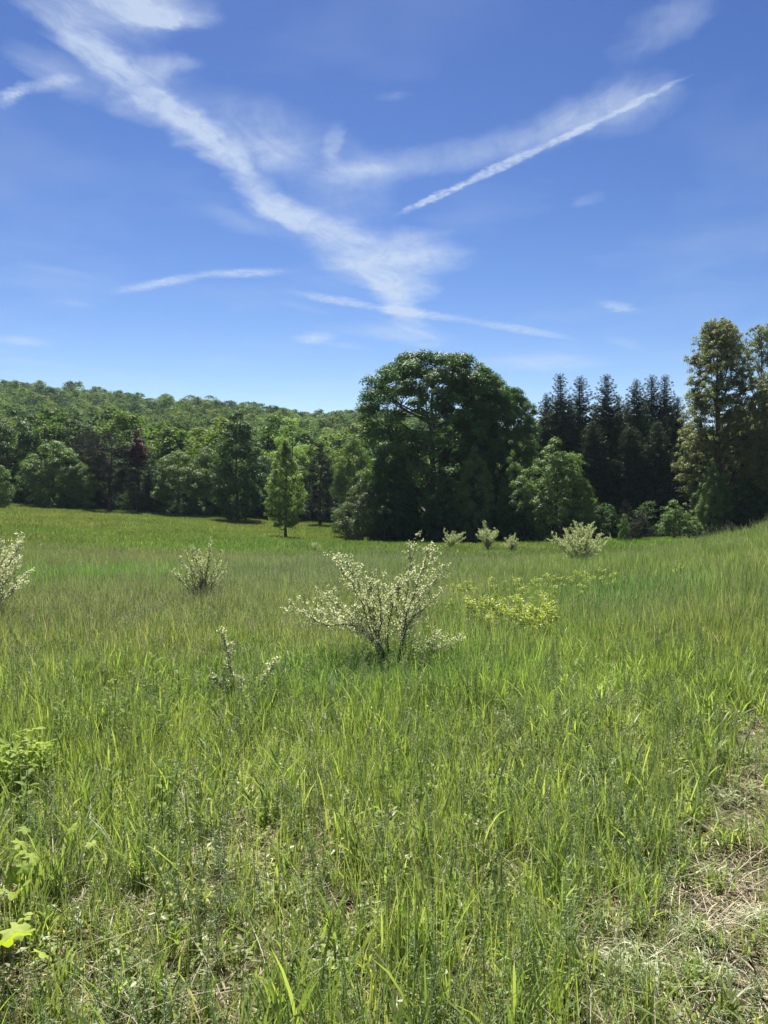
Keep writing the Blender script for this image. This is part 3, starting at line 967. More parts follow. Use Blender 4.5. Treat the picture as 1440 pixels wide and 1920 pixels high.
# --- spruces
sp = [(make_spruce(41, 14, 5.2), 14, 5.2), (make_spruce(42, 15, 5.6), 15, 5.6), (make_spruce(43, 14, 4.6), 14, 4.6), (make_spruce(44, 14, 5.6), 14, 5.6)]
G2 = 'row of dark spruces'
spl = [
    (1050, 74, 700, 90, 'spruce with the tallest spire at the left end of the row'),
    (1024, 76, 738, 70, 'shorter spruce tucked at the left end of the row beside the round maple'),
    (1088, 75, 706, 92, 'second tall spruce from the left, close beside the leftmost spire'),
    (1137, 73, 702, 100, 'broad spruce with a symmetrical spire in the middle-left of the row'),
    (1160, 77, 740, 70, 'short spruce spire in the dip right of the symmetrical spire'),
    (1193, 74, 712, 84, 'thin-tipped spruce right of the dip in the row'),
    (1222, 76, 704, 84, 'left one of the twin spruce spires near the tan poplar'),
    (1247, 75, 703, 80, 'right one of the twin spruce spires near the tan poplar'),
    (1270, 73, 742, 80, 'short spruce at the right end of the row, next to the tan poplar'),
    (1112, 70, 790, 96, 'low spruce in front of the gap between the second and third spires'),
    (1182, 69, 800, 100, 'low spruce with lit branch tips in front of the middle of the row'),
    (1232, 69, 790, 96, 'low spruce in front of the twin spires'),
    (1290, 71, 800, 80, 'low dark spruce hidden behind the left edge of the tan poplar'),
    (1068, 79, 752, 84, 'back-row spruce showing between the first and second tall spires'),
    (1116, 79, 758, 84, 'back-row spruce showing left of the symmetrical spire'),
    (1176, 79, 752, 80, 'back-row spruce showing in the dip left of the thin-tipped spire'),
    (1208, 79, 748, 80, 'back-row spruce showing between the thin-tipped spire and the twin spires'),
    (1260, 79, 760, 84, 'back-row spruce showing right of the twin spires'),
]
for k, (px, Y, top, w, lab) in enumerate(spl):
    tree_px('spruce_tree', lab, 'tree', sp[(k * 3) % 4], px, Y, top, w * 1.42, k * 1.3, G2)

# --- poplars at the right
pPo = (make_tree(51, 17, 6.2, E_popl, 1500, 0.34, 85, 0.13, mat='poplar', limbs=34, inner=0.15, ascend=1.7, lump=0.45, trunk_r=0.28, trunk_top=0.97, tw=0.5, wobble=0.004, topw=0.8), 17, 6.2)
pPs = (make_tree(52, 17, 6.0, E_popl, 900, 0.32, 80, 0.13, mat='poplar', limbs=40, inner=0.2, ascend=1.8, lump=0.4, trunk_r=0.24, trunk_top=0.95, tw=0.5, wobble=0.004, topw=0.6), 17, 6.0)
tree_px('poplar_tree', 'tall olive-tan tree with ascending twiggy limbs right of the spruces', 'tree', pPo, 1347, 60, 598, 138, 0.0)
tree_px('poplar_tree', 'sparse-topped tan tree at the right edge of the photo', 'tree', pPs, 1428, 60, 604, 96, 1.0)
tree_px('poplar_tree', 'lower orange-tan tree behind the two tall tan trees at the right edge', 'tree', pPo, 1462, 56, 690, 110, 2.0)
tree_px('poplar_tree', 'lower olive tree filling the gap below the two tall tan trees', 'tree', pPo, 1392, 63, 760, 100, 4.0)
tree_px('broadleaf_tree', 'fresh green tree at the foot of the tall olive-tan tree', 'tree', pT, 1338, 57, 862, 66, 1.2)
tree_px('broadleaf_tree', 'dark green bush behind the crest of the grassy bank at the right', 'bush', pU, 1402, 57, 900, 90, 1.2)
# low growth in front of the spruces
jn = (make_tree(55, 4, 2.6, E_bush, 80, 0.3, 150, 0.12, 0.16, 0.8, mat='pine', limbs=8, tw=1.0), 4, 2.6)
pG = (make_tree(56, 3.6, 2.6, E_bush, 70, 0.32, 80, 0.13, mat='bright', limbs=8), 3.6, 2.6)
tree_px('juniper_bush', 'brownish green juniper bush in front of the spruces, right of the big flowering shrub', 'bush', jn, 1200, 51, 955, 58, 0.0)
tree_px('juniper_bush', 'taller narrow juniper just left of and behind the brownish one', 'bush', jn, 1172, 53, 932, 40, 2.0)
tree_px('leafy_bush', 'slim bright green bush at the left side of the junipers', 'bush', pG, 1170, 50, 960, 24, 1.0)
tree_px('leafy_bush', 'bright yellow-green bush with a pointed top in front of the spruces', 'bush', pG, 1264, 51, 932, 60, 0.0)
tree_px('leafy_bush', 'pale low bush leaning out right of the pointed yellow-green bush', 'bush', pG, 1300, 51, 966, 46, 2.4)
tree_px('leafy_bush', 'small grey-green bush beside the start of the grassy bank', 'bush', jn, 1366, 50, 974, 30, 1.4)

# --- wood behind and on the hill: one mass
hillp = []
for k in range(4):
    bm = Buf()
    rg = np.random.default_rng(70 + k)
    nc = 64
    z = rg.uniform(0.25, 1.0, nc)
    rr = np.interp(z, [0.25, 0.5, 0.8, 1.0], [0.75, 1, 0.75, 0.2]) * 3.6 * rg.uniform(0.4, 1.0, nc)
    a = rg.random(nc) * 6.28
    C = np.stack([rr * np.cos(a), rr * np.sin(a), z * 10.6], 1)
    ci = np.repeat(np.arange(nc), 42)
    d = nrm(rg.normal(size=(len(ci), 3)))
    d[:, 2] = np.where(d[:, 2] < -0.2, -d[:, 2], d[:, 2])
    p = C[ci] + d * (rg.uniform(0.5, 1.05, len(ci)) * rg.uniform(0.7, 1.25, nc)[ci])[:, None] * np.array([1, 1, 0.85])
    leaves(bm, p, d * 0.6 + np.array([0, 0, 0.4]) + rg.normal(0, 0.4, p.shape), rg.uniform(0.22, 0.5, len(ci)), 0.7, rg,
           np.clip(0.5 * rg.random(nc)[ci] + 0.5 * rg.random(len(ci)), 0, 1), mat=0)
    tube(bm, [(0, 0, -1), (0, 0, 5), (0.2, 0.1, 8.5)], [0.22, 0.16, 0.06], 5, mat=1)
    hillp.append(bm.mesh('wood_tree', [MT['hill'], MT['bark']]))
rg = np.random.default_rng(80)
pts = []
y = 97.0
while y < 436:
    st = 4.6 + (y - 97) * 0.006
    x0, x1 = -0.56 * y - 25, 0.56 * y + 25
    if y > 150:
        x1 = min(x1, 190)
    xs = np.arange(x0, x1, st) + rg.uniform(-0.5, 0.5) * st
    xs = xs + rg.normal(0, st * 0.28, len(xs))
    ys = y + rg.normal(0, st * 0.28, len(xs))
    pts.append(np.stack([xs, ys], 1))
    y += st * 0.95
pts = np.concatenate(pts)
# extra trees behind the spruces and the central group
ex = np.stack([rg.uniform(-2, 62, 150), rg.uniform(80, 97, 150)], 1)
pts = np.concatenate([pts, ex])
zz = hgt(pts[:, 0], pts[:, 1])
N = len(pts)
s = rg.uniform(0.78, 1.25, N) * np.where(pts[:, 1] < 112, 0.82, 1.0)
s = np.where((pts[:, 1] < 97), 0.62, s)
q = rg.random(N)
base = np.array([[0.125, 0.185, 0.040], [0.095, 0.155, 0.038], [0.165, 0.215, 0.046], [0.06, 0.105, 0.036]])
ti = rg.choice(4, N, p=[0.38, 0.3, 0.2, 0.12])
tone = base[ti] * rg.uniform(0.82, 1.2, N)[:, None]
scatter('hillside_forest', 'dense green wood covering the hill behind the field', 'forest', hillp,
        np.column_stack([pts, zz]), rg.random(N) * 6.28, np.stack([s * 1.28, s * 1.28, s * rg.uniform(0.85, 1.15, N)], 1), rg.integers(0, 4, N), tone)


ug = []
for px0, px1, ya, yb, n in ((-60, 640, 90, 97, 150), (640, 1010, 66, 80, 120), (1000, 1500, 62, 80, 150)):
    pxs = rg.uniform(px0, px1, n)
    Yr = rg.uniform(ya, yb, n)
    ug.append(np.stack([(pxs - 720) / F * Yr, Yr], 1))
ug = np.concatenate(ug)
N = len(ug)
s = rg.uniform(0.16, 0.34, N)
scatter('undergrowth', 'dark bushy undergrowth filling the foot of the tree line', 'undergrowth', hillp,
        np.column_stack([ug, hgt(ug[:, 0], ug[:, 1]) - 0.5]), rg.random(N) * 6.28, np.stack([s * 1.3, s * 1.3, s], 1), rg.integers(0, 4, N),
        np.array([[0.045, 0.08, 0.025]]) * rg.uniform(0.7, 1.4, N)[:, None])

# ------------------------------------------------------------------ flowering shrubs (silver leaves, cream blossom)
def olive_shrub(seed, stems, leaf=0.034, twig=(0.07, 0.20), gap=0.035, flw=0.016, bare=0.28, per=9, r0=0.011, flower=0.55, sub=True):
    rng = np.random.default_rng(seed)
    tb, lb, fb = Buf(), Buf(), Buf()
    for st in stems:
        st = np.asarray(st, float)
        k = len(st)
        t = np.linspace(0, 1, k)
        tt = np.linspace(0, 1, 14)
        path = np.stack([np.interp(tt, t, st[:, j]) for j in range(3)], 1)
        for _ in range(2):
            path[1:-1] = (path[:-2] + path[1:-1] * 2 + path[2:]) / 4
        L = np.linalg.norm(np.diff(path, axis=0), axis=1).sum()
        path[1:-1] += rng.normal(0, 0.006 * L, (12, 3))
        tube(tb, path, np.linspace(r0 * min(1, L), 0.0022, 14), 5)
        b0 = bare if st[0, 2] < 0.15 else 0.05
        m = max(3, int(L * (1 - b0) / gap))
        q = b0 + (1 - b0) * (np.arange(m) + rng.random(m) * 0.6) / m
        c = np.stack([np.interp(q, tt, path[:, j]) for j in range(3)], 1)
        dv = nrm(path[-1] - path[0])
        allp, alld = [], []
        for i in range(m):
            tl = rng.uniform(*twig) * (1 - 0.6 * q[i]) * (0.6 + 0.8 * min(L, 1))
            rd = rng.normal(size=3)
            rd -= rd.dot(dv) * dv
            d = nrm(nrm(rd) * 0.9 + dv * 0.65 + np.array([0, 0, 0.25]))
            pt = c[i] + d[None] * np.linspace(0, tl, 4)[:, None] + np.array([0, 0, 1])[None] * (np.linspace(0, 1, 4)[:, None] ** 2) * tl * 0.15
            tube(tb, pt, np.linspace(0.0024, 0.001, 4), 3)
            u = rng.random(per)
            allp.append(pt[0] + (pt[-1] - pt[0]) * u[:, None])
            alld.append(np.repeat(d[None], per, 0))
            # tip cluster along the stem itself
            allp.append(c[i][None] + rng.normal(0, 0.006, (2, 3)))
            alld.append(np.repeat(dv[None], 2, 0))
        p = np.concatenate(allp)
        d = np.concatenate(alld)
        N = len(p)
        od = nrm(rng.normal(size=(N, 3)) + d * 0.7 + np.array([0, 0, 0.2]))
        ls = leaf * rng.uniform(0.6, 1.25, N)
        leaves(lb, p + od * ls[:, None] * 0.5, rng.normal(size=(N, 3)) + np.array([0, 0, 0.6]), ls, 0.34, rng, tdir=od)
        fm = rng.random(N) < flower
        pf = p[fm] + rng.normal(0, 0.007, (fm.sum(), 3))
        for r in range(2):
            leaves(fb, pf + rng.normal(0, flw * 0.5, pf.shape), rng.normal(size=pf.shape), flw * rng.uniform(0.7, 1.3, len(pf)), 0.75, rng, fold=0.3)
    return tb.mesh('shrub_stems', MT['twig'], True), lb.mesh('shrub_leaves', MT['olive_leaf']), fb.mesh('shrub_blossom', MT['blossom'])


def plant_shrub(label, meshes, x, y, sc=1.0, rz=0.0, name='flowering_shrub', group='cream flowering shrubs in the meadow'):
    e = link(name, None, loc=(x, y, h1(x, y) - 0.01), rz=rz, sc=sc)
    tag(e, label, 'shrub', group)
    for nm, me in zip(('stems', 'foliage', 'blossoms'), meshes):
        link(nm, me, e)
    return e


# the nearest one: stems follow what the photograph shows
Y0 = 8.0
bx0, by0 = (735 - 720) / F * Y0, Y0
bz0 = h1(bx0, by0)


def sp3(px, py, dy):
    Y = Y0 + dy
    return ((px - 720) / F * Y - bx0, dy, EYE - (py - 960) / F * Y - bz0)


def stem(pts, dy):
    n = len(pts)
    return [sp3(p[0], p[1], dy * i / (n - 1)) for i, p in enumerate(pts)]


stems = [
    stem([(738, 1262), (715, 1225), (700, 1190), (680, 1130), (655, 1085), (625, 1045)], -0.25),
    stem([(738, 1262), (712, 1222), (697, 1175), (690, 1125), (665, 1080), (641, 1042)], 0.15),
    stem([(738, 1262), (705, 1215), (680, 1170), (640, 1140), (603, 1108)], 0.30),
    stem([(728, 1255), (700, 1205), (665, 1165), (620, 1175), (590, 1165), (543, 1128)], -0.35),
    stem([(735, 1260), (710, 1200), (700, 1140), (695, 1100), (693, 1085)], 0.35),
    stem([(738, 1262), (706, 1210), (715, 1160), (712, 1120), (707, 1090)], -0.10),
    stem([(748, 1255), (752, 1205), (757, 1160), (762, 1110), (772, 1060), (768, 1015)], 0.10),
    stem([(748, 1255), (754, 1200), (760, 1150), (782, 1095), (797, 1052), (803, 1028)], -0.20),
    stem([(748, 1255), (755, 1195), (775, 1140), (805, 1098), (834, 1058)], 0.30),
    stem([(748, 1255), (752, 1210), (765, 1165), (800, 1135), (826, 1112)], -0.30),
    stem([(750, 1258), (757, 1200), (745, 1150), (745, 1110), (752, 1085)], 0.40),
    stem([(745, 1260), (770, 1240), (795, 1215), (812, 1195), (822, 1190)], 0.25),
    stem([(745, 1260), (775, 1250), (810, 1225), (835, 1210), (850, 1197)], -0.20),
    stem([(738, 1262), (715, 1245), (690, 1240), (678, 1228)], -0.25),
    stem([(738, 1262), (725, 1220), (728, 1170), (738, 1130), (735, 1110)], 0.2),
    stem([(700, 1190), (660, 1170), (632, 1150), (605, 1150), (590, 1150)], 0.1),
]
plant_shrub('largest flowering shrub, cream blossom on dark slanting stems in the middle of the meadow',
            olive_shrub(101, stems, leaf=0.032, gap=0.028, per=9, twig=(0.03, 0.34), bare=0.22, flower=0.78, flw=0.021), bx0, by0)


def rand_stems(seed, n, Hs, spread, jit=0.0):
    rg = np.random.default_rng(seed)
    out = []
    for k in range(n):
        a = k * 2.39996 + rg.normal(0, 0.3)
        r = spread * math.sqrt((k + 0.6) / n) * rg.uniform(0.8, 1.1)
        h = Hs * (1 - 0.35 * (r / spread) ** 2) * rg.uniform(0.78, 1.08)
        ex_, ey_ = r * math.cos(a), r * math.sin(a)
        ex_ += jit * spread * math.sin(seed) + rg.normal(0, 0.12) * spread
        ey_ += rg.normal(0, 0.12) * spread
        h *= rg.uniform(0.7, 1.05)
        out.append([(0.03 * math.cos(a), 0.03 * math.sin(a), 0), (ex_ * 0.25, ey_ * 0.25, h * 0.35), (ex_ * 0.6, ey_ * 0.6, h * 0.68), (ex_, ey_, h)])
    return out


shB = olive_shrub(102, rand_stems(1, 30, 1.30, 0.62), leaf=0.042, gap=0.042, per=8, flower=0.5, flw=0.02, twig=(0.06, 0.16), bare=0.3)
x, y = ground_px(380, 1140)
plant_shrub('grey-green shrub with little blossom standing left of the largest flowering shrub', shB, x, y)
shC = olive_shrub(103, rand_stems(2, 30, 1.5, 0.85), leaf=0.034, gap=0.034, per=9, flower=0.85, flw=0.024, bare=0.25)
plant_shrub('cream flowering shrub cut by the left edge of the photo', shC, (-38 - 720) / F * 11.6, 11.6, 1.12)
shI = olive_shrub(104, rand_stems(3, 40, 1.68, 1.1), leaf=0.06, gap=0.06, per=8, flw=0.03, flower=0.5, twig=(0.08, 0.2), bare=0.1)
small = [olive_shrub(110 + q, rand_stems(20 + q, 20 + 5 * q, 1.95, 1.1, 0.25), leaf=0.09, gap=0.085, per=8, flw=0.045, flower=0.45, twig=(0.1, 0.35), bare=0.12) for q in range(3)]
x, y = ground_px(1090, 1066)
HI = 1.5
plant_shrub('broad spiky pale shrub on the right, in front of the juniper bushes', shI, x, y, (85 / F * y) / HI)
for k, (px, py, top, lab) in enumerate([
    (845, 1029, 996, 'left one of three small pale shrubs in front of the big dark dome tree'),
    (915, 1031, 991, 'middle and tallest of three small pale shrubs before the dark trees'),
    (959, 1033, 1007, 'right and lowest of three small pale shrubs before the dark trees'),
    (590, 1036, 1016, 'tiny faint grey shrub in the field below and right of the lone tree'),
]):
    x, y = ground_px(px, py)
    s = (py - top) / F * y / HI
    plant_shrub(lab, small[k % 3], x, y, (s * (1.0 if k != 3 else 0.8),) * 2 + (s,), rz=k * 1.7)
x, y = ground_px(448, 1330)
bx1, by1 = x, y


def sp4(px, py, dy):
    Y = by1 + dy
    return ((px - 720) / F * Y - bx1, dy, EYE - (py - 960) / F * Y - h1(bx1, by1))


sd4 = [[sp4(448, 1330, 0), sp4(438, 1280, 0.02), sp4(430, 1225, 0.05), sp4(415, 1178, 0.08)],
       [sp4(448, 1330, 0), sp4(470, 1300, -0.05), sp4(495, 1270, -0.08), sp4(518, 1238, -0.1)],
       [sp4(448, 1330, 0), sp4(430, 1300, -0.05), sp4(410, 1280, -0.1), sp4(400, 1268, -0.12)],
       [sp4(448, 1330, 0), sp4(445, 1300, 0.05), sp4(450, 1280, 0.1), sp4(446, 1270, 0.12)]]
plant_shrub('thin sparse seedling shrub with three arching twigs low in the left meadow',
            olive_shrub(105, sd4, leaf=0.032, gap=0.016, per=6, flower=0.9, flw=0.018, twig=(0.03, 0.16), bare=0.12, r0=0.006), bx1, by1, name='seedling_shrub')

# ------------------------------------------------------------------ grass
LEFT = lambda y: -0.56 * y - 1.2
RIGHT = lambda y: 0.56 * y + 1.2

# patches of different growth on the meadow: (px, py, half width px, half height px, colour multiplier, strength)
PATCH = []
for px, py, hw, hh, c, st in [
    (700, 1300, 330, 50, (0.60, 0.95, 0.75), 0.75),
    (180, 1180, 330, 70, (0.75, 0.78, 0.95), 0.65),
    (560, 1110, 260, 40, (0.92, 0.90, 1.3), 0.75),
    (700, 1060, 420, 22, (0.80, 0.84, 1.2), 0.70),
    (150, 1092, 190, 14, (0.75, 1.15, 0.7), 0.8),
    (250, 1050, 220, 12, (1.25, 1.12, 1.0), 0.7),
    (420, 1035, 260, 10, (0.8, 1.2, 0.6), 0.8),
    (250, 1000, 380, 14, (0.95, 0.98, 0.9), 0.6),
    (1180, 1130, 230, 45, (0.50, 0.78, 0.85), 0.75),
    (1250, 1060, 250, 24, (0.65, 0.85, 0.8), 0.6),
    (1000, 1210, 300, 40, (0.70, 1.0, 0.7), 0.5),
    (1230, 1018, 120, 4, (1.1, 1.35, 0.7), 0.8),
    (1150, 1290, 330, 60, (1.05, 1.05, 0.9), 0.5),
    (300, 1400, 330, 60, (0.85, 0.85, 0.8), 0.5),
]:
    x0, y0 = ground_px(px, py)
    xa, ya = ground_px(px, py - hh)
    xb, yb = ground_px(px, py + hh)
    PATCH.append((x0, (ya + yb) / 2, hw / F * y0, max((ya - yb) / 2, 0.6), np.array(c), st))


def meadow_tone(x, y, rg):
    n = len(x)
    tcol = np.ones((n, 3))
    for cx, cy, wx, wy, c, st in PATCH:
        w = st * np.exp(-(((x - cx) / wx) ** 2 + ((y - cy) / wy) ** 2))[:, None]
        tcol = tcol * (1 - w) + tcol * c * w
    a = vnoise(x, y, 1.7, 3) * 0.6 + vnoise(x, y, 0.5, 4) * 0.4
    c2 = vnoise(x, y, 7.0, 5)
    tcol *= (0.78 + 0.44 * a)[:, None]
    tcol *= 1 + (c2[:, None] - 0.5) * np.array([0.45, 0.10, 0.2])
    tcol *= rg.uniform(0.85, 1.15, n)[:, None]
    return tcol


def place(n, y0, y1, rg, power=1.0):
    """random points in the wedge in view (with a margin), even per area"""
    u = rg.random(n)
    y = np.sqrt(y0 ** 2 + u * (y1 ** 2 - y0 ** 2))
    x = LEFT(y) + rg.random(n) * (RIGHT(y) - LEFT(y))
    return x, y


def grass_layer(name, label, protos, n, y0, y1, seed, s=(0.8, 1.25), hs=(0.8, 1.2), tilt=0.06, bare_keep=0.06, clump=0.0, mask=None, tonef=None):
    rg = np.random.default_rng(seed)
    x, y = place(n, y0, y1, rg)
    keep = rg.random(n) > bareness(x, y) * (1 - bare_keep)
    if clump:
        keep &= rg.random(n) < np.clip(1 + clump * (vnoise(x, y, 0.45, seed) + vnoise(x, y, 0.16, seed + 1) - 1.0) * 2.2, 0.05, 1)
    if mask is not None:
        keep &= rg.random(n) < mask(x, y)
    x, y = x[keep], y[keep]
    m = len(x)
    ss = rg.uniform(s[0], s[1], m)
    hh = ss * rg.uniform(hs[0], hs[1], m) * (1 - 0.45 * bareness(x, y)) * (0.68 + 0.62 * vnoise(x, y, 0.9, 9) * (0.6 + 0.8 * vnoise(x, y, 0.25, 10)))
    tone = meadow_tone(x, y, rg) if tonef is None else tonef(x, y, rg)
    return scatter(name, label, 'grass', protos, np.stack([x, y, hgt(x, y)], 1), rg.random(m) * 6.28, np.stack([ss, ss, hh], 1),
                   rg.integers(0, len(protos), m), tone, tilt, seed)


def protos(n, fn, mats):
    out = []
    for k in range(n):
        bb = Buf()
        fn(bb, np.random.default_rng(500 + k * 7 + int(len(mats) * 13)))
        out.append(bb.mesh('grass_clump', mats))
    return out


# near: broad bladed tufts
broadg = protos(8, lambda b_, r_: (blades(b_, 8, r_, 0.05, (0.16, 0.32), (0.006, 0.013), (0.05, 0.6), 5, (0.1, 0.8), 0, 0.18),
                                   blades(b_, 7, r_, 0.06, (0.08, 0.20), (0.004, 0.009), (0.1, 0.8), 4, (0.2, 0.92), 0, 0.2)), [MT['grass']])
fineg = protos(8, lambda b_, r_: (blades(b_, 15, r_, 0.07, (0.14, 0.34), (0.0018, 0.0035), (0.05, 0.4), 4, (0.1, 0.9), 0, 0.14),
                                  blades(b_, 10, r_, 0.08, (0.06, 0.16), (0.003, 0.006), (0.2, 0.9), 3, (0.3, 0.95), 0, 0.3)), [MT['grass']])
lowg = protos(6, lambda b_, r_: blades(b_, 26, r_, 0.09, (0.03, 0.11), (0.003, 0.007), (0.2, 1.2), 3, (0.2, 1.0), 0, 0.5), [MT['grass']])
strawg = protos(6, lambda b_, r_: (blades(b_, 9, r_, 0.10, (0.08, 0.28), (0.0015, 0.004), (0.3, 1.6), 4, (0, 1), 0, 0.8),), [MT['straw']])


def litter(b_, r_):
    n = 26
    p = np.stack([r_.uniform(-0.12, 0.12, n), r_.uniform(-0.12, 0.12, n), r_.uniform(0.003, 0.02, n)], 1)
    a = r_.random(n) * 6.28
    leaves(b_, p, r_.normal(0, 0.25, (n, 3)) + np.array([0, 0, 1]), r_.uniform(0.03, 0.13, n), 0.06, r_, tdir=np.stack([np.cos(a), np.sin(a), r_.normal(0, 0.2, n)], 1))


littg = protos(6, litter, [MT['straw']])


def feather(b_, r_):
    """grey green feathery stem of fine leaflets"""
    for _ in range(r_.integers(1, 4)):
        H_ = r_.uniform(0.22, 0.42)
        bx, by = r_.normal(0, 0.03, 2)
        lx, ly = r_.normal(0, 0.06, 2)
        tt = np.linspace(0, 1, 6)[:, None]
        path = np.concatenate([bx + lx * tt ** 1.6, by + ly * tt ** 1.6, H_ * tt], 1)
        tube(b_, path, np.linspace(0.0018, 0.0007, 6), 3, 0.3)
        n = 90
        q = r_.uniform(0.12, 1, n)
        c = np.stack([np.interp(q, tt[:, 0], path[:, j]) for j in range(3)], 1)
        a = r_.random(n) * 6.28
        d = np.stack([np.cos(a), np.sin(a), r_.uniform(0.2, 1.1, n)], 1)
        L = r_.uniform(0.014, 0.034, n) * (1.15 - 0.6 * q)
        d = nrm(d)
        leaves(b_, c + d * L[:, None] * 0.5, r_.normal(size=(n, 3)), L, 0.10, r_, tdir=d)


featg = protos(6, feather, [MT['feather']])


def seedstem(b_, r_):
    for _ in range(r_.integers(1, 3)):
        H_ = r_.uniform(0.34, 0.58)
        lx, ly = r_.normal(0, 0.07, 2)
        bx, by = r_.normal(0, 0.04, 2)
        tt = np.linspace(0, 1, 6)[:, None]
        path = np.concatenate([bx + lx * tt ** 2, by + ly * tt ** 2, H_ * tt], 1)
        tube(b_, path, np.linspace(0.0015, 0.0009, 6), 3, 0.35)
        n = 26
        q = r_.uniform(0.74, 1.0, n)
        c = np.stack([np.interp(q, tt[:, 0], path[:, j]) for j in range(3)], 1) + r_.normal(0, 0.006, (n, 3))
        leaves(b_, c, r_.normal(size=(n, 3)), r_.uniform(0.008, 0.02, n), 0.3, r_, tdir=r_.normal(0, 0.3, (n, 3)) + np.array([lx, ly, 1]))


seedg = protos(6, seedstem, [MT['seed']])


def forb(b_, r_):
    n = 16
    a = r_.random(n) * 6.28
    rr = r_.uniform(0.01, 0.05, n)
    z = r_.uniform(0.01, 0.12, n)
    p = np.stack([rr * np.cos(a), rr * np.sin(a), z], 1)
    d = np.stack([np.cos(a), np.sin(a), r_.uniform(-0.2, 0.5, n)], 1)
    leaves(b_, p, np.array([0, 0, 1]) + r_.normal(0, 0.35, (n, 3)), r_.uniform(0.02, 0.045, n), 0.5, r_, r_.uniform(0.3, 0.9, n), tdir=d)


forbg = protos(5, forb, [MT['grass']])

ones = lambda x, y, rg: np.ones((len(x), 3)) * rg.uniform(0.75, 1.2, len(x))[:, None]
leftish = lambda x, y: sstep(0.25, -0.2, x / y) if False else 1 - sstep(-0.15, 0.3, x / y)
grass_layer('broad_grass', 'fresh green broad-bladed grass tufts in the foreground', broadg, 5800, 1.5, 9.0, 1, clump=1.1, bare_keep=0.30)
grass_layer('fine_grass', 'fine upright green grass across the near meadow', fineg, 7800, 1.5, 10.0, 2, clump=0.7, bare_keep=0.28)
grass_layer('short_grass', 'short green undergrowth between the grass tufts', lowg, 10500, 1.5, 9.0, 3, bare_keep=0.15)
grass_layer('low_herbs', 'small round-leaved herbs low between the grass', forbg, 3000, 1.5, 8.0, 4, bare_keep=0.2)
grass_layer('dry_grass', 'dry straw-coloured grass mixed into the green', strawg, 6000, 1.5, 14.0, 5, tonef=ones, bare_keep=0.8)
grass_layer('straw_litter', 'flat pale straw litter lying on the soil', littg, 5500, 1.5, 7.5, 6, tonef=ones, bare_keep=1.0, hs=(0.9, 1.1), tilt=0.03)
grass_layer('feathery_weeds', 'grey-green feathery weed stems among the grass', featg, 5200, 1.5, 12.0, 7, clump=0.9, bare_keep=0.35,
            tonef=lambda x, y, rg: np.ones((len(x), 3)) * rg.uniform(0.8, 1.15, len(x))[:, None])
grass_layer('seeding_grass', 'tall thin grass stems with pale seed heads', seedg, 20000, 2.2, 30.0, 8, tonef=ones, clump=0.7,
            mask=lambda x, y: (0.25 + 0.75 * leftish(x, y)) * (0.25 + 0.75 * sstep(5, 9, y)))

# middle distance
midg = protos(8, lambda b_, r_: (blades(b_, 46, r_, 0.20, (0.16, 0.36), (0.004, 0.008), (0.05, 0.45), 3, (0.05, 0.97), 0, 0.14),
                                 blades(b_, 8, r_, 0.22, (0.22, 0.44), (0.003, 0.005), (0.05, 0.3), 3, (0.85, 1.0), 0, 0.12)), [MT['grass']])
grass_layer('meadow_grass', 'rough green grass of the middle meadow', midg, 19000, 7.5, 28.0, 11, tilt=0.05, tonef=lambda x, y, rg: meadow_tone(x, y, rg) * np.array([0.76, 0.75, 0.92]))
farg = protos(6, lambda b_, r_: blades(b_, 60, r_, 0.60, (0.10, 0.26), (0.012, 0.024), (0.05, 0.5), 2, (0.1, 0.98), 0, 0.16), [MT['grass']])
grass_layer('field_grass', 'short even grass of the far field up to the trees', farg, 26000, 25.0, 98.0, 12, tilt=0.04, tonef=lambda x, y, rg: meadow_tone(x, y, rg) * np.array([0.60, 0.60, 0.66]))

# ------------------------------------------------------------------ yellow-green spurge patch
def spurge(b_, r_):
    for _ in range(3):
        H_ = r_.uniform(0.28, 0.46)
        bx, by = r_.normal(0, 0.05, 2)
        lx, ly = r_.normal(0, 0.04, 2)
        tube(b_, [(bx, by, 0), (bx + lx * .4, by + ly * .4, H_ * 0.5), (bx + lx, by + ly, H_)], [0.003, 0.002, 0.0012], 3, 0.2, 1)
        n = 26
        q = r_.random(n)
        a = r_.random(n) * 6.28
        d = np.stack([np.cos(a), np.sin(a), r_.uniform(0.0, 0.6, n)], 1)
        c = np.stack([bx + lx * q, by + ly * q, H_ * (0.25 + 0.7 * q)], 1)
        leaves(b_, c + d * 0.018, r_.normal(0, 0.4, (n, 3)) + np.array([0, 0, 1]), r_.uniform(0.03, 0.05, n), 0.3, r_, tdir=d, mat=1)
        n = 20
        a = r_.random(n) * 6.28
        rr = r_.uniform(0, 0.05, n)
        c = np.stack([bx + lx + rr * np.cos(a), by + ly + rr * np.sin(a), H_ + r_.uniform(-0.03, 0.03, n)], 1)
        leaves(b_, c, r_.normal(0, 0.45, (n, 3)) + np.array([0, 0, 1]), r_.uniform(0.018, 0.034, n), 0.8, r_, mat=0)


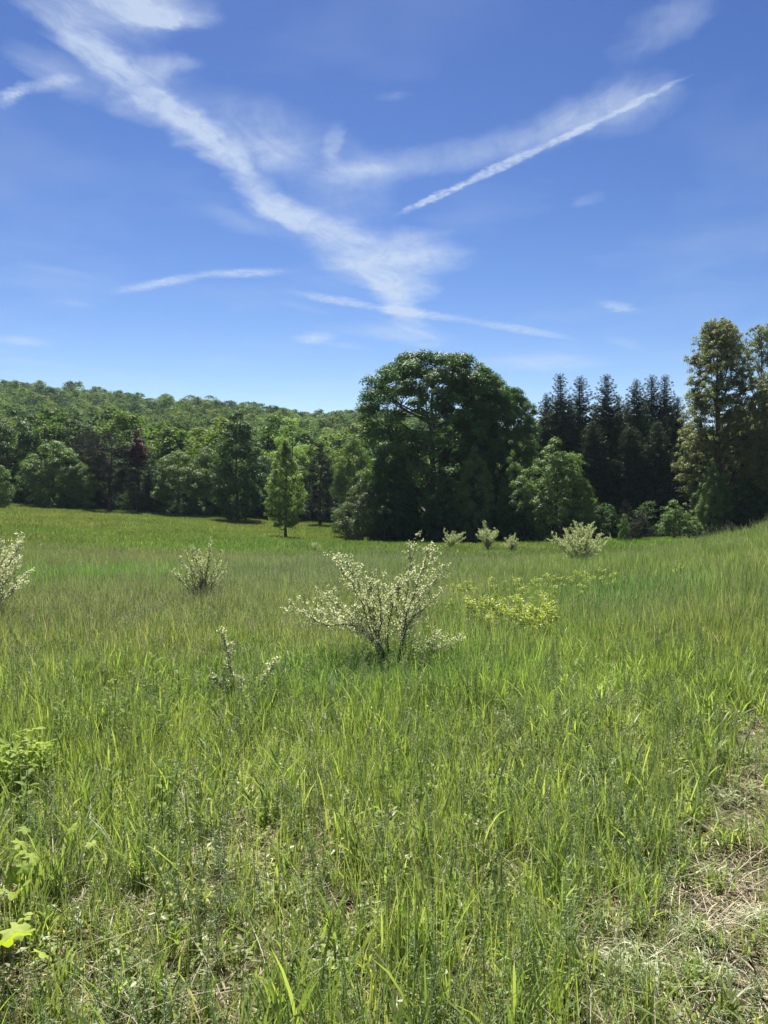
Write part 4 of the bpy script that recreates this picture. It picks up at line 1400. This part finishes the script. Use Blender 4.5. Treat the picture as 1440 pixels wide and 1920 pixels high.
spg = []
for k in range(5):
    bb = Buf()
    spurge(bb, np.random.default_rng(900 + k))
    spg.append(bb.mesh('spurge_stem', [MT['yellow'], MT['forb']]))
rg = np.random.default_rng(33)
pl = []
for px, py, hw, hh, n in [(950, 1170, 80, 30, 66), (880, 1135, 44, 44, 18), (920, 1105, 90, 16, 26), (1075, 1092, 90, 7, 26), (990, 1125, 60, 20, 20),
                          (790, 1150, 30, 14, 6), (1000, 1185, 40, 20, 26)]:
    for _ in range(n):
        gpx, gpy = px + rg.normal(0, 0.6) * hw, py + 30 * (300 / (py - 900)) * 0.4 + rg.normal(0, 0.55) * hh
        gx_, gy_ = ground_px(gpx, gpy + 8)
        pl.append((gx_, gy_))
pl = np.array(pl)
N = len(pl)
s = rg.uniform(0.65, 1.15, N)
scatter('yellow_spurge', 'patch of yellow-green flowering spurge right of the largest flowering shrub', 'wildflowers', spg,
        np.column_stack([pl, hgt(pl[:, 0], pl[:, 1])]), rg.random(N) * 6.28, np.stack([s, s, s], 1), rg.integers(0, 5, N), np.ones((N, 3)), 0.06, 4)
for px, py, sc_, lab in [(1272, 1118, 1.2, 'single tall yellow flowering stem on the right side of the meadow below the bank'),
                         (1232, 1135, 0.8, 'small yellow flowering stem just left of the tall single one'),
                         (1315, 1235, 0.7, 'small yellow flowering stem low at the right of the meadow')]:
    x, y = ground_px(px, py)
    o = link('spurge_plant', spg[0], loc=(x, y, h1(x, y)), rz=px, sc=sc_)
    tag(o, lab, 'wildflower', 'single yellow flowering stems')


# ------------------------------------------------------------------ leafy herbs with big leaves
def leaf_shape(L, Wd, curve=0.25, fold=0.2, n=6, mat='forb', tint=0.5, lobed=False, seed=0):
    rg = np.random.default_rng(seed)
    b_ = Buf()
    if not lobed:
        t_ = np.linspace(0, 1, n + 1)
        w = Wd * np.sin(np.pi * np.clip(t_ * 0.94 + 0.04, 0, 1)) ** 0.8 * 0.5
        z = -curve * L * t_ ** 2 + 0.12 * L * t_
        v = np.stack([np.stack([t_ * L, -w, z + fold * w], -1), np.stack([t_ * L, 0 * t_, z], -1), np.stack([t_ * L, w, z + fold * w], -1)], 1)
        i = np.arange(n)[:, None] * 3
        f = np.concatenate([i + [0, 3, 4, 1], i + [1, 4, 5, 2]])
        b_.add(v.reshape(-1, 3), f, np.repeat(np.clip(tint + rg.normal(0, 0.06, n + 1), 0, 1), 3))
    else:
        m = 30
        a = np.linspace(-np.pi * 0.9, np.pi * 0.9, m)
        r = L * 0.5 * (0.80 + 0.20 * np.cos(5 * a) + 0.07 * np.cos(15 * a + 1))
        ring = np.stack([0.42 * L + r * np.cos(a), r * np.sin(a) * Wd / L, -curve * r ** 2 / L + 0.05 * L * np.sin(a * 5)], 1)
        mid = np.stack([0.42 * L + 0.5 * r * np.cos(a), 0.5 * r * np.sin(a) * Wd / L, -0.25 * curve * r ** 2 / L + 0.02 * L * np.abs(np.cos(2.5 * a))], 1)
        v = np.concatenate([[[0.3 * L, 0, 0]], mid, ring])
        i = np.arange(m - 1)
        b_.add(v, np.stack([0 * i, 1 + i, 2 + i], 1), np.clip(tint + rg.normal(0, 0.05, len(v)), 0, 1))
        b_.f.append(np.stack([1 + i, 1 + m + i, 2 + m + i, 2 + i], 1))
        b_.m.append(np.zeros(m - 1, int))
    return b_.mesh('leaf', MT[mat], True)


herb_leaves = [leaf_shape(0.085, 0.030, 0.3, 0.3, tint=0.3 + 0.15 * k, seed=k) for k in range(4)]
herb_stem_b = Buf()
tube(herb_stem_b, [(0, 0, -0.02), (0.004, 0, 0.16), (0, 0.006, 0.33)], [0.004, 0.003, 0.0015], 6, 0.4)
herb_stem = herb_stem_b.mesh('stem', MT['forb'], True)


def herb(label, px, py, sc=1.0, seed=0):
    x, y = ground_px(px, py)
    e = link('milkweed_plant', None, loc=(x, y, h1(x, y)), rz=seed, sc=sc * 1.25)
    tag(e, label, 'plant', 'broad-leaved herbs standing in the grass')
    link('stem', herb_stem, e)
    rg = np.random.default_rng(seed)
    for k in range(12):
        zf = 0.10 + 0.235 * (k // 2) / 5
        o = link('leaf', herb_leaves[rg.integers(0, 4)], e, loc=(0, 0, zf))
        az = (k % 2) * math.pi + (k // 2) * 1.57 + rg.normal(0, 0.15)
        o.rotation_euler = (rg.normal(0, 0.1), -rg.uniform(0.15, 0.8), az)
        s_ = rg.uniform(0.7, 1.1) * (1.0 if k < 9 else 0.7)
        o.scale = (s_, s_, s_)
    return e


for k, (px, py, sc_, lab) in enumerate([
    (287, 1330, 1.05, 'upright leafy herb left of the sparse seedling shrub, the farther of the pair'),
    (336, 1338, 0.9, 'smaller leafy herb just left of the sparse seedling shrub'),
    (207, 1392, 1.0, 'tallest leafy herb of the small cluster in the left meadow'),
    (236, 1405, 0.8, 'leafy herb right of the tallest one in the left cluster'),
    (190, 1405, 0.65, 'low leafy herb at the left side of the left cluster'),
    (113, 1430, 0.9, 'lone leafy herb up and right of the compound-leaved bush'),
    (292, 1428, 0.8, 'faint leafy herb right of the left cluster'),
    (98, 1515, 0.75, 'leafy herb close to the right of the compound-leaved bush'),
    (210, 1545, 0.75, 'leafy herb with dark stem midway between bush and centre'),
    (305, 1580, 0.85, 'leafy herb farther right below the long pale stalk'),
    (50, 1580, 0.9, 'leafy herb directly below the compound-leaved bush'),
]):
    herb(lab, px, py, sc_, k + 1)

# compound-leaved young bush at the left edge
x, y = ground_px(34, 1508)
e = link('young_bush', None, loc=(x, y, h1(x, y)))
tag(e, 'young bush with pale green compound leaves at the left edge of the foreground', 'bush')
rg = np.random.default_rng(7)
tb = Buf()
lf = [leaf_shape(0.040, 0.018, 0.2, 0.25, n=4, mat='vine', tint=0.2 + 0.2 * k, seed=k) for k in range(3)]
for k in range(8):
    a = k * 2.4
    hh = rg.uniform(0.26, 0.38)
    tip = np.array([0.11 * math.cos(a), 0.11 * math.sin(a), hh])
    p = bez(np.array([0.01 * math.cos(a), 0.01 * math.sin(a), -0.02]), np.array([tip[0] * 0.2, tip[1] * 0.2, hh * 0.6]), tip, 7)
    tube(tb, p, np.linspace(0.0035, 0.0012, 7), 4)
    for j in range(6):
        q = 0.5 + 0.5 * j / 5
        c = np.array([np.interp(q, np.linspace(0, 1, 7), p[:, i]) for i in range(3)])
        az = a + rg.normal(0, 1.2)
        rd = np.array([math.cos(az), math.sin(az), rg.uniform(0.0, 0.4)]) * rg.uniform(0.05, 0.09)
        tube(tb, [c, c + rd * 0.5 + np.array([0, 0, 0.005]), c + rd], [0.0012, 0.001, 0.0007], 3)
        for m in range(5):
            f_ = [0.4, 0.4, 0.75, 0.75, 1.0][m]
            o = link('leaf', lf[rg.integers(0, 3)], e, loc=tuple(c + rd * f_))
            o.rotation_euler = (rg.normal(0, 0.25), rg.normal(-0.05, 0.25), az + [0.95, -0.95, 0.8, -0.8, 0][m])
            s_ = rg.uniform(1.0, 1.6)
            o.scale = (s_, s_, s_)
link('stems', tb.mesh('stems', MT['twig'], True), e)

# wild grape vine low at the left edge
x, y = ground_px(20, 1790)
e = link('grape_vine', None, loc=(x, y, h1(x, y)))
tag(e, 'low vine with large bright yellow-green lobed leaves at the bottom left', 'vine')
rg = np.random.default_rng(9)
vl = [leaf_shape(0.085, 0.09, 0.35, mat='vine', tint=0.25 + 0.22 * k, lobed=True, seed=20 + k) for k in range(4)]
vb = Buf()
cur = [np.array([-0.05, -0.05, 0.02]), np.array([0.02, 0.15, 0.10]), np.array([0.0, 0.4, 0.14]), np.array([0.05, 0.62, 0.2]), np.array([0.03, 0.85, 0.22])]
tube(vb, cur, np.linspace(0.004, 0.0015, 5), 5)
for px, py, Lz, s_ in [(35, 1770, 0.12, 1.5), (10, 1745, 0.10, 1.2), (62, 1790, 0.08, 0.9), (12, 1690, 0.14, 1.0), (45, 1668, 0.17, 0.9), (8, 1650, 0.14, 1.1),
                       (42, 1602, 0.22, 0.85), (18, 1622, 0.2, 0.9), (50, 1622, 0.2, 0.8), (30, 1640, 0.18, 0.7), (145, 1553, 0.22, 0.8), (172, 1585, 0.2, 0.6), (32, 1562, 0.24, 0.7), (60, 1725, 0.1, 0.8)]:
    Lz += 0.12
    s_ *= 1.05
    Y = (EYE - Lz) * F / (py - 960)
    X = (px - 720) / F * Y
    o = link('leaf', vl[rg.integers(0, 4)], e, loc=(X - x, Y - y, Lz - 0.0))
    o.rotation_euler = (rg.normal(0.25, 0.35), rg.normal(0, 0.35), rg.random() * 6.28)
    o.scale = (s_, s_, s_)
    tube(vb, [(X - x, Y - y, Lz), (X - x + 0.01, Y - y + 0.01, Lz * 0.4), (X - x + rg.normal(0, 0.03), Y - y, 0.0)], [0.0012, 0.0014, 0.0016], 3)
link('stem', vb.mesh('vine_stem', MT['forb'], True), e)


# ------------------------------------------------------------------ pale curled grass tufts lying on the bare strip
def curled(seed, n, L, curl):
    rg = np.random.default_rng(seed)
    b_ = Buf()
    for _ in range(n):
        a = rg.random() * 6.28
        k = rg.normal(curl, curl * 0.5) * rg.choice([-1, 1])
        ll = L * rg.uniform(0.5, 1.2)
        m = 9
        s_ = np.linspace(0, 1, m)
        ang = a + k * s_
        step = ll / m
        x_ = rg.normal(0, L * 0.35) + np.cumsum(np.cos(ang)) * step
        y_ = rg.normal(0, L * 0.25) + np.cumsum(np.sin(ang)) * step
        z_ = 0.012 + rg.uniform(0.01, 0.07) * np.sin(np.pi * s_) + rg.uniform(0, 0.03)
        w = rg.uniform(0.0022, 0.005) * (1 - 0.8 * s_)
        tl = rg.normal(0, 0.6)
        sx, sy = -np.sin(ang) * math.cos(tl), np.cos(ang) * math.cos(tl)
        v = np.stack([np.stack([x_ - sx * w, y_ - sy * w, z_ - w * math.sin(tl)], -1), np.stack([x_ + sx * w, y_ + sy * w, z_ + w * math.sin(tl)], -1)], 1)
        i = np.arange(m - 1)[:, None] * 2
        b_.add(v.reshape(-1, 3), i + [0, 1, 3, 2], rg.random())
    return b_.mesh('flattened_tuft', MT['palegrass'])


ct = [curled(61, 90, 0.16, 3.5), curled(62, 110, 0.17, 1.6), curled(63, 100, 0.14, 2.2)]
for k, (px, py, m, sc_, lab) in enumerate([
    (1352, 1512, 0, 1.0, 'pale curled grass tuft at the top of the bare strip'),
    (1205, 1625, 1, 0.9, 'flattened pale tuft left of the middle of the bare strip'),
    (1292, 1770, 2, 0.8, 'small curly pale tuft in the middle of the bare strip'),
    (1175, 1850, 1, 1.1, 'large silvery flattened tuft at the bottom of the bare strip'),
    (1400, 1430, 1, 0.9, 'farthest flattened grey-green tuft on the bare strip'),
    (1330, 1850, 2, 0.8, 'pale tuft at the lower right end of the bare strip'),
    (1412, 1740, 0, 0.7, 'curled tuft at the right edge of the photo beside the bare strip'),
]):
    x, y = ground_px(px, py)
    o = link('flattened_tuft', ct[m], loc=(x, y, h1(x, y)), rz=k * 1.1, sc=sc_)
    tag(o, lab, 'grass tuft', 'flattened pale tufts on the bare strip')


# ------------------------------------------------------------------ thin summer air
HAZE = 0.00016
if HAZE:
    hm, t = new_mat('summer_air')
    pv = nd(t, 'ShaderNodeVolumePrincipled')
    pv.inputs['Color'].default_value = (0.62, 0.82, 1.0, 1)
    pv.inputs['Density'].default_value = HAZE
    og = nd(t, 'ShaderNodeOutputMaterial')
    t.links.new(pv.outputs[0], og.inputs['Volume'])
    v = np.array([(x_, y_, z_) for x_ in (-3100, 3100) for y_ in (-100, 3700) for z_ in (-2, 72)], float)
    hb = Buf()
    hb.add(v, np.array([(0, 1, 3, 2), (4, 6, 7, 5), (0, 4, 5, 1), (2, 3, 7, 6), (0, 2, 6, 4), (1, 5, 7, 3)]))
    hz = link('haze', hb.mesh('haze', hm))
    tag(hz, kind='stuff', label='thin blue summer haze over the whole meadow and hill')


# dry stalks standing out of the grass
def stalk(label, pts, dY=0.0, r=0.0022):
    x, y = ground_px(*pts[0][0])
    y0_ = y
    z0_ = h1(x, y)
    e = Buf()
    for line in pts:
        P_ = []
        for i_, (px, py) in enumerate(line):
            Y = y0_ - dY * i_ / max(1, len(line) - 1)
            P_.append(((px - 720) / F * Y - x, Y - y, EYE - (py - 960) / F * Y - z0_))
        tube(e, P_, np.linspace(r, r * 0.5, len(P_)), 5, 0.7)
    o = link('dry_stalk', e.mesh('dry_stalk', MT['stalk'], True), loc=(x, y, z0_))
    tag(o, label, 'dead stalk', 'dead stalks standing in the grass')


stalk('forked pale stalk near the left edge above the compound-leaved bush', [[(43, 1330), (40, 1290), (28, 1262), (26, 1250)], [(41, 1293), (50, 1283), (59, 1276)]])
stalk('long pale stalk leaning left in the left meadow', [[(292, 1482), (275, 1450), (242, 1405)]])
stalk('thin forked stalk leaning up from the lower left grass', [[(160, 1580), (150, 1545), (132, 1503)], [(152, 1550), (145, 1535), (140, 1528)]], 0.1)
stalk('bent dry stalk leaning across the grass at the bottom left', [[(75, 1610), (40, 1560), (0, 1520)]], 0.1)
stalk('short straight pale stalk below the grey-green shrub', [[(385, 1180), (383, 1160), (380, 1140)]], r=0.004)
stalk('thin dry stalk lying right of the sparse seedling shrub', [[(600, 1345), (575, 1325), (545, 1310)]], 0.1)
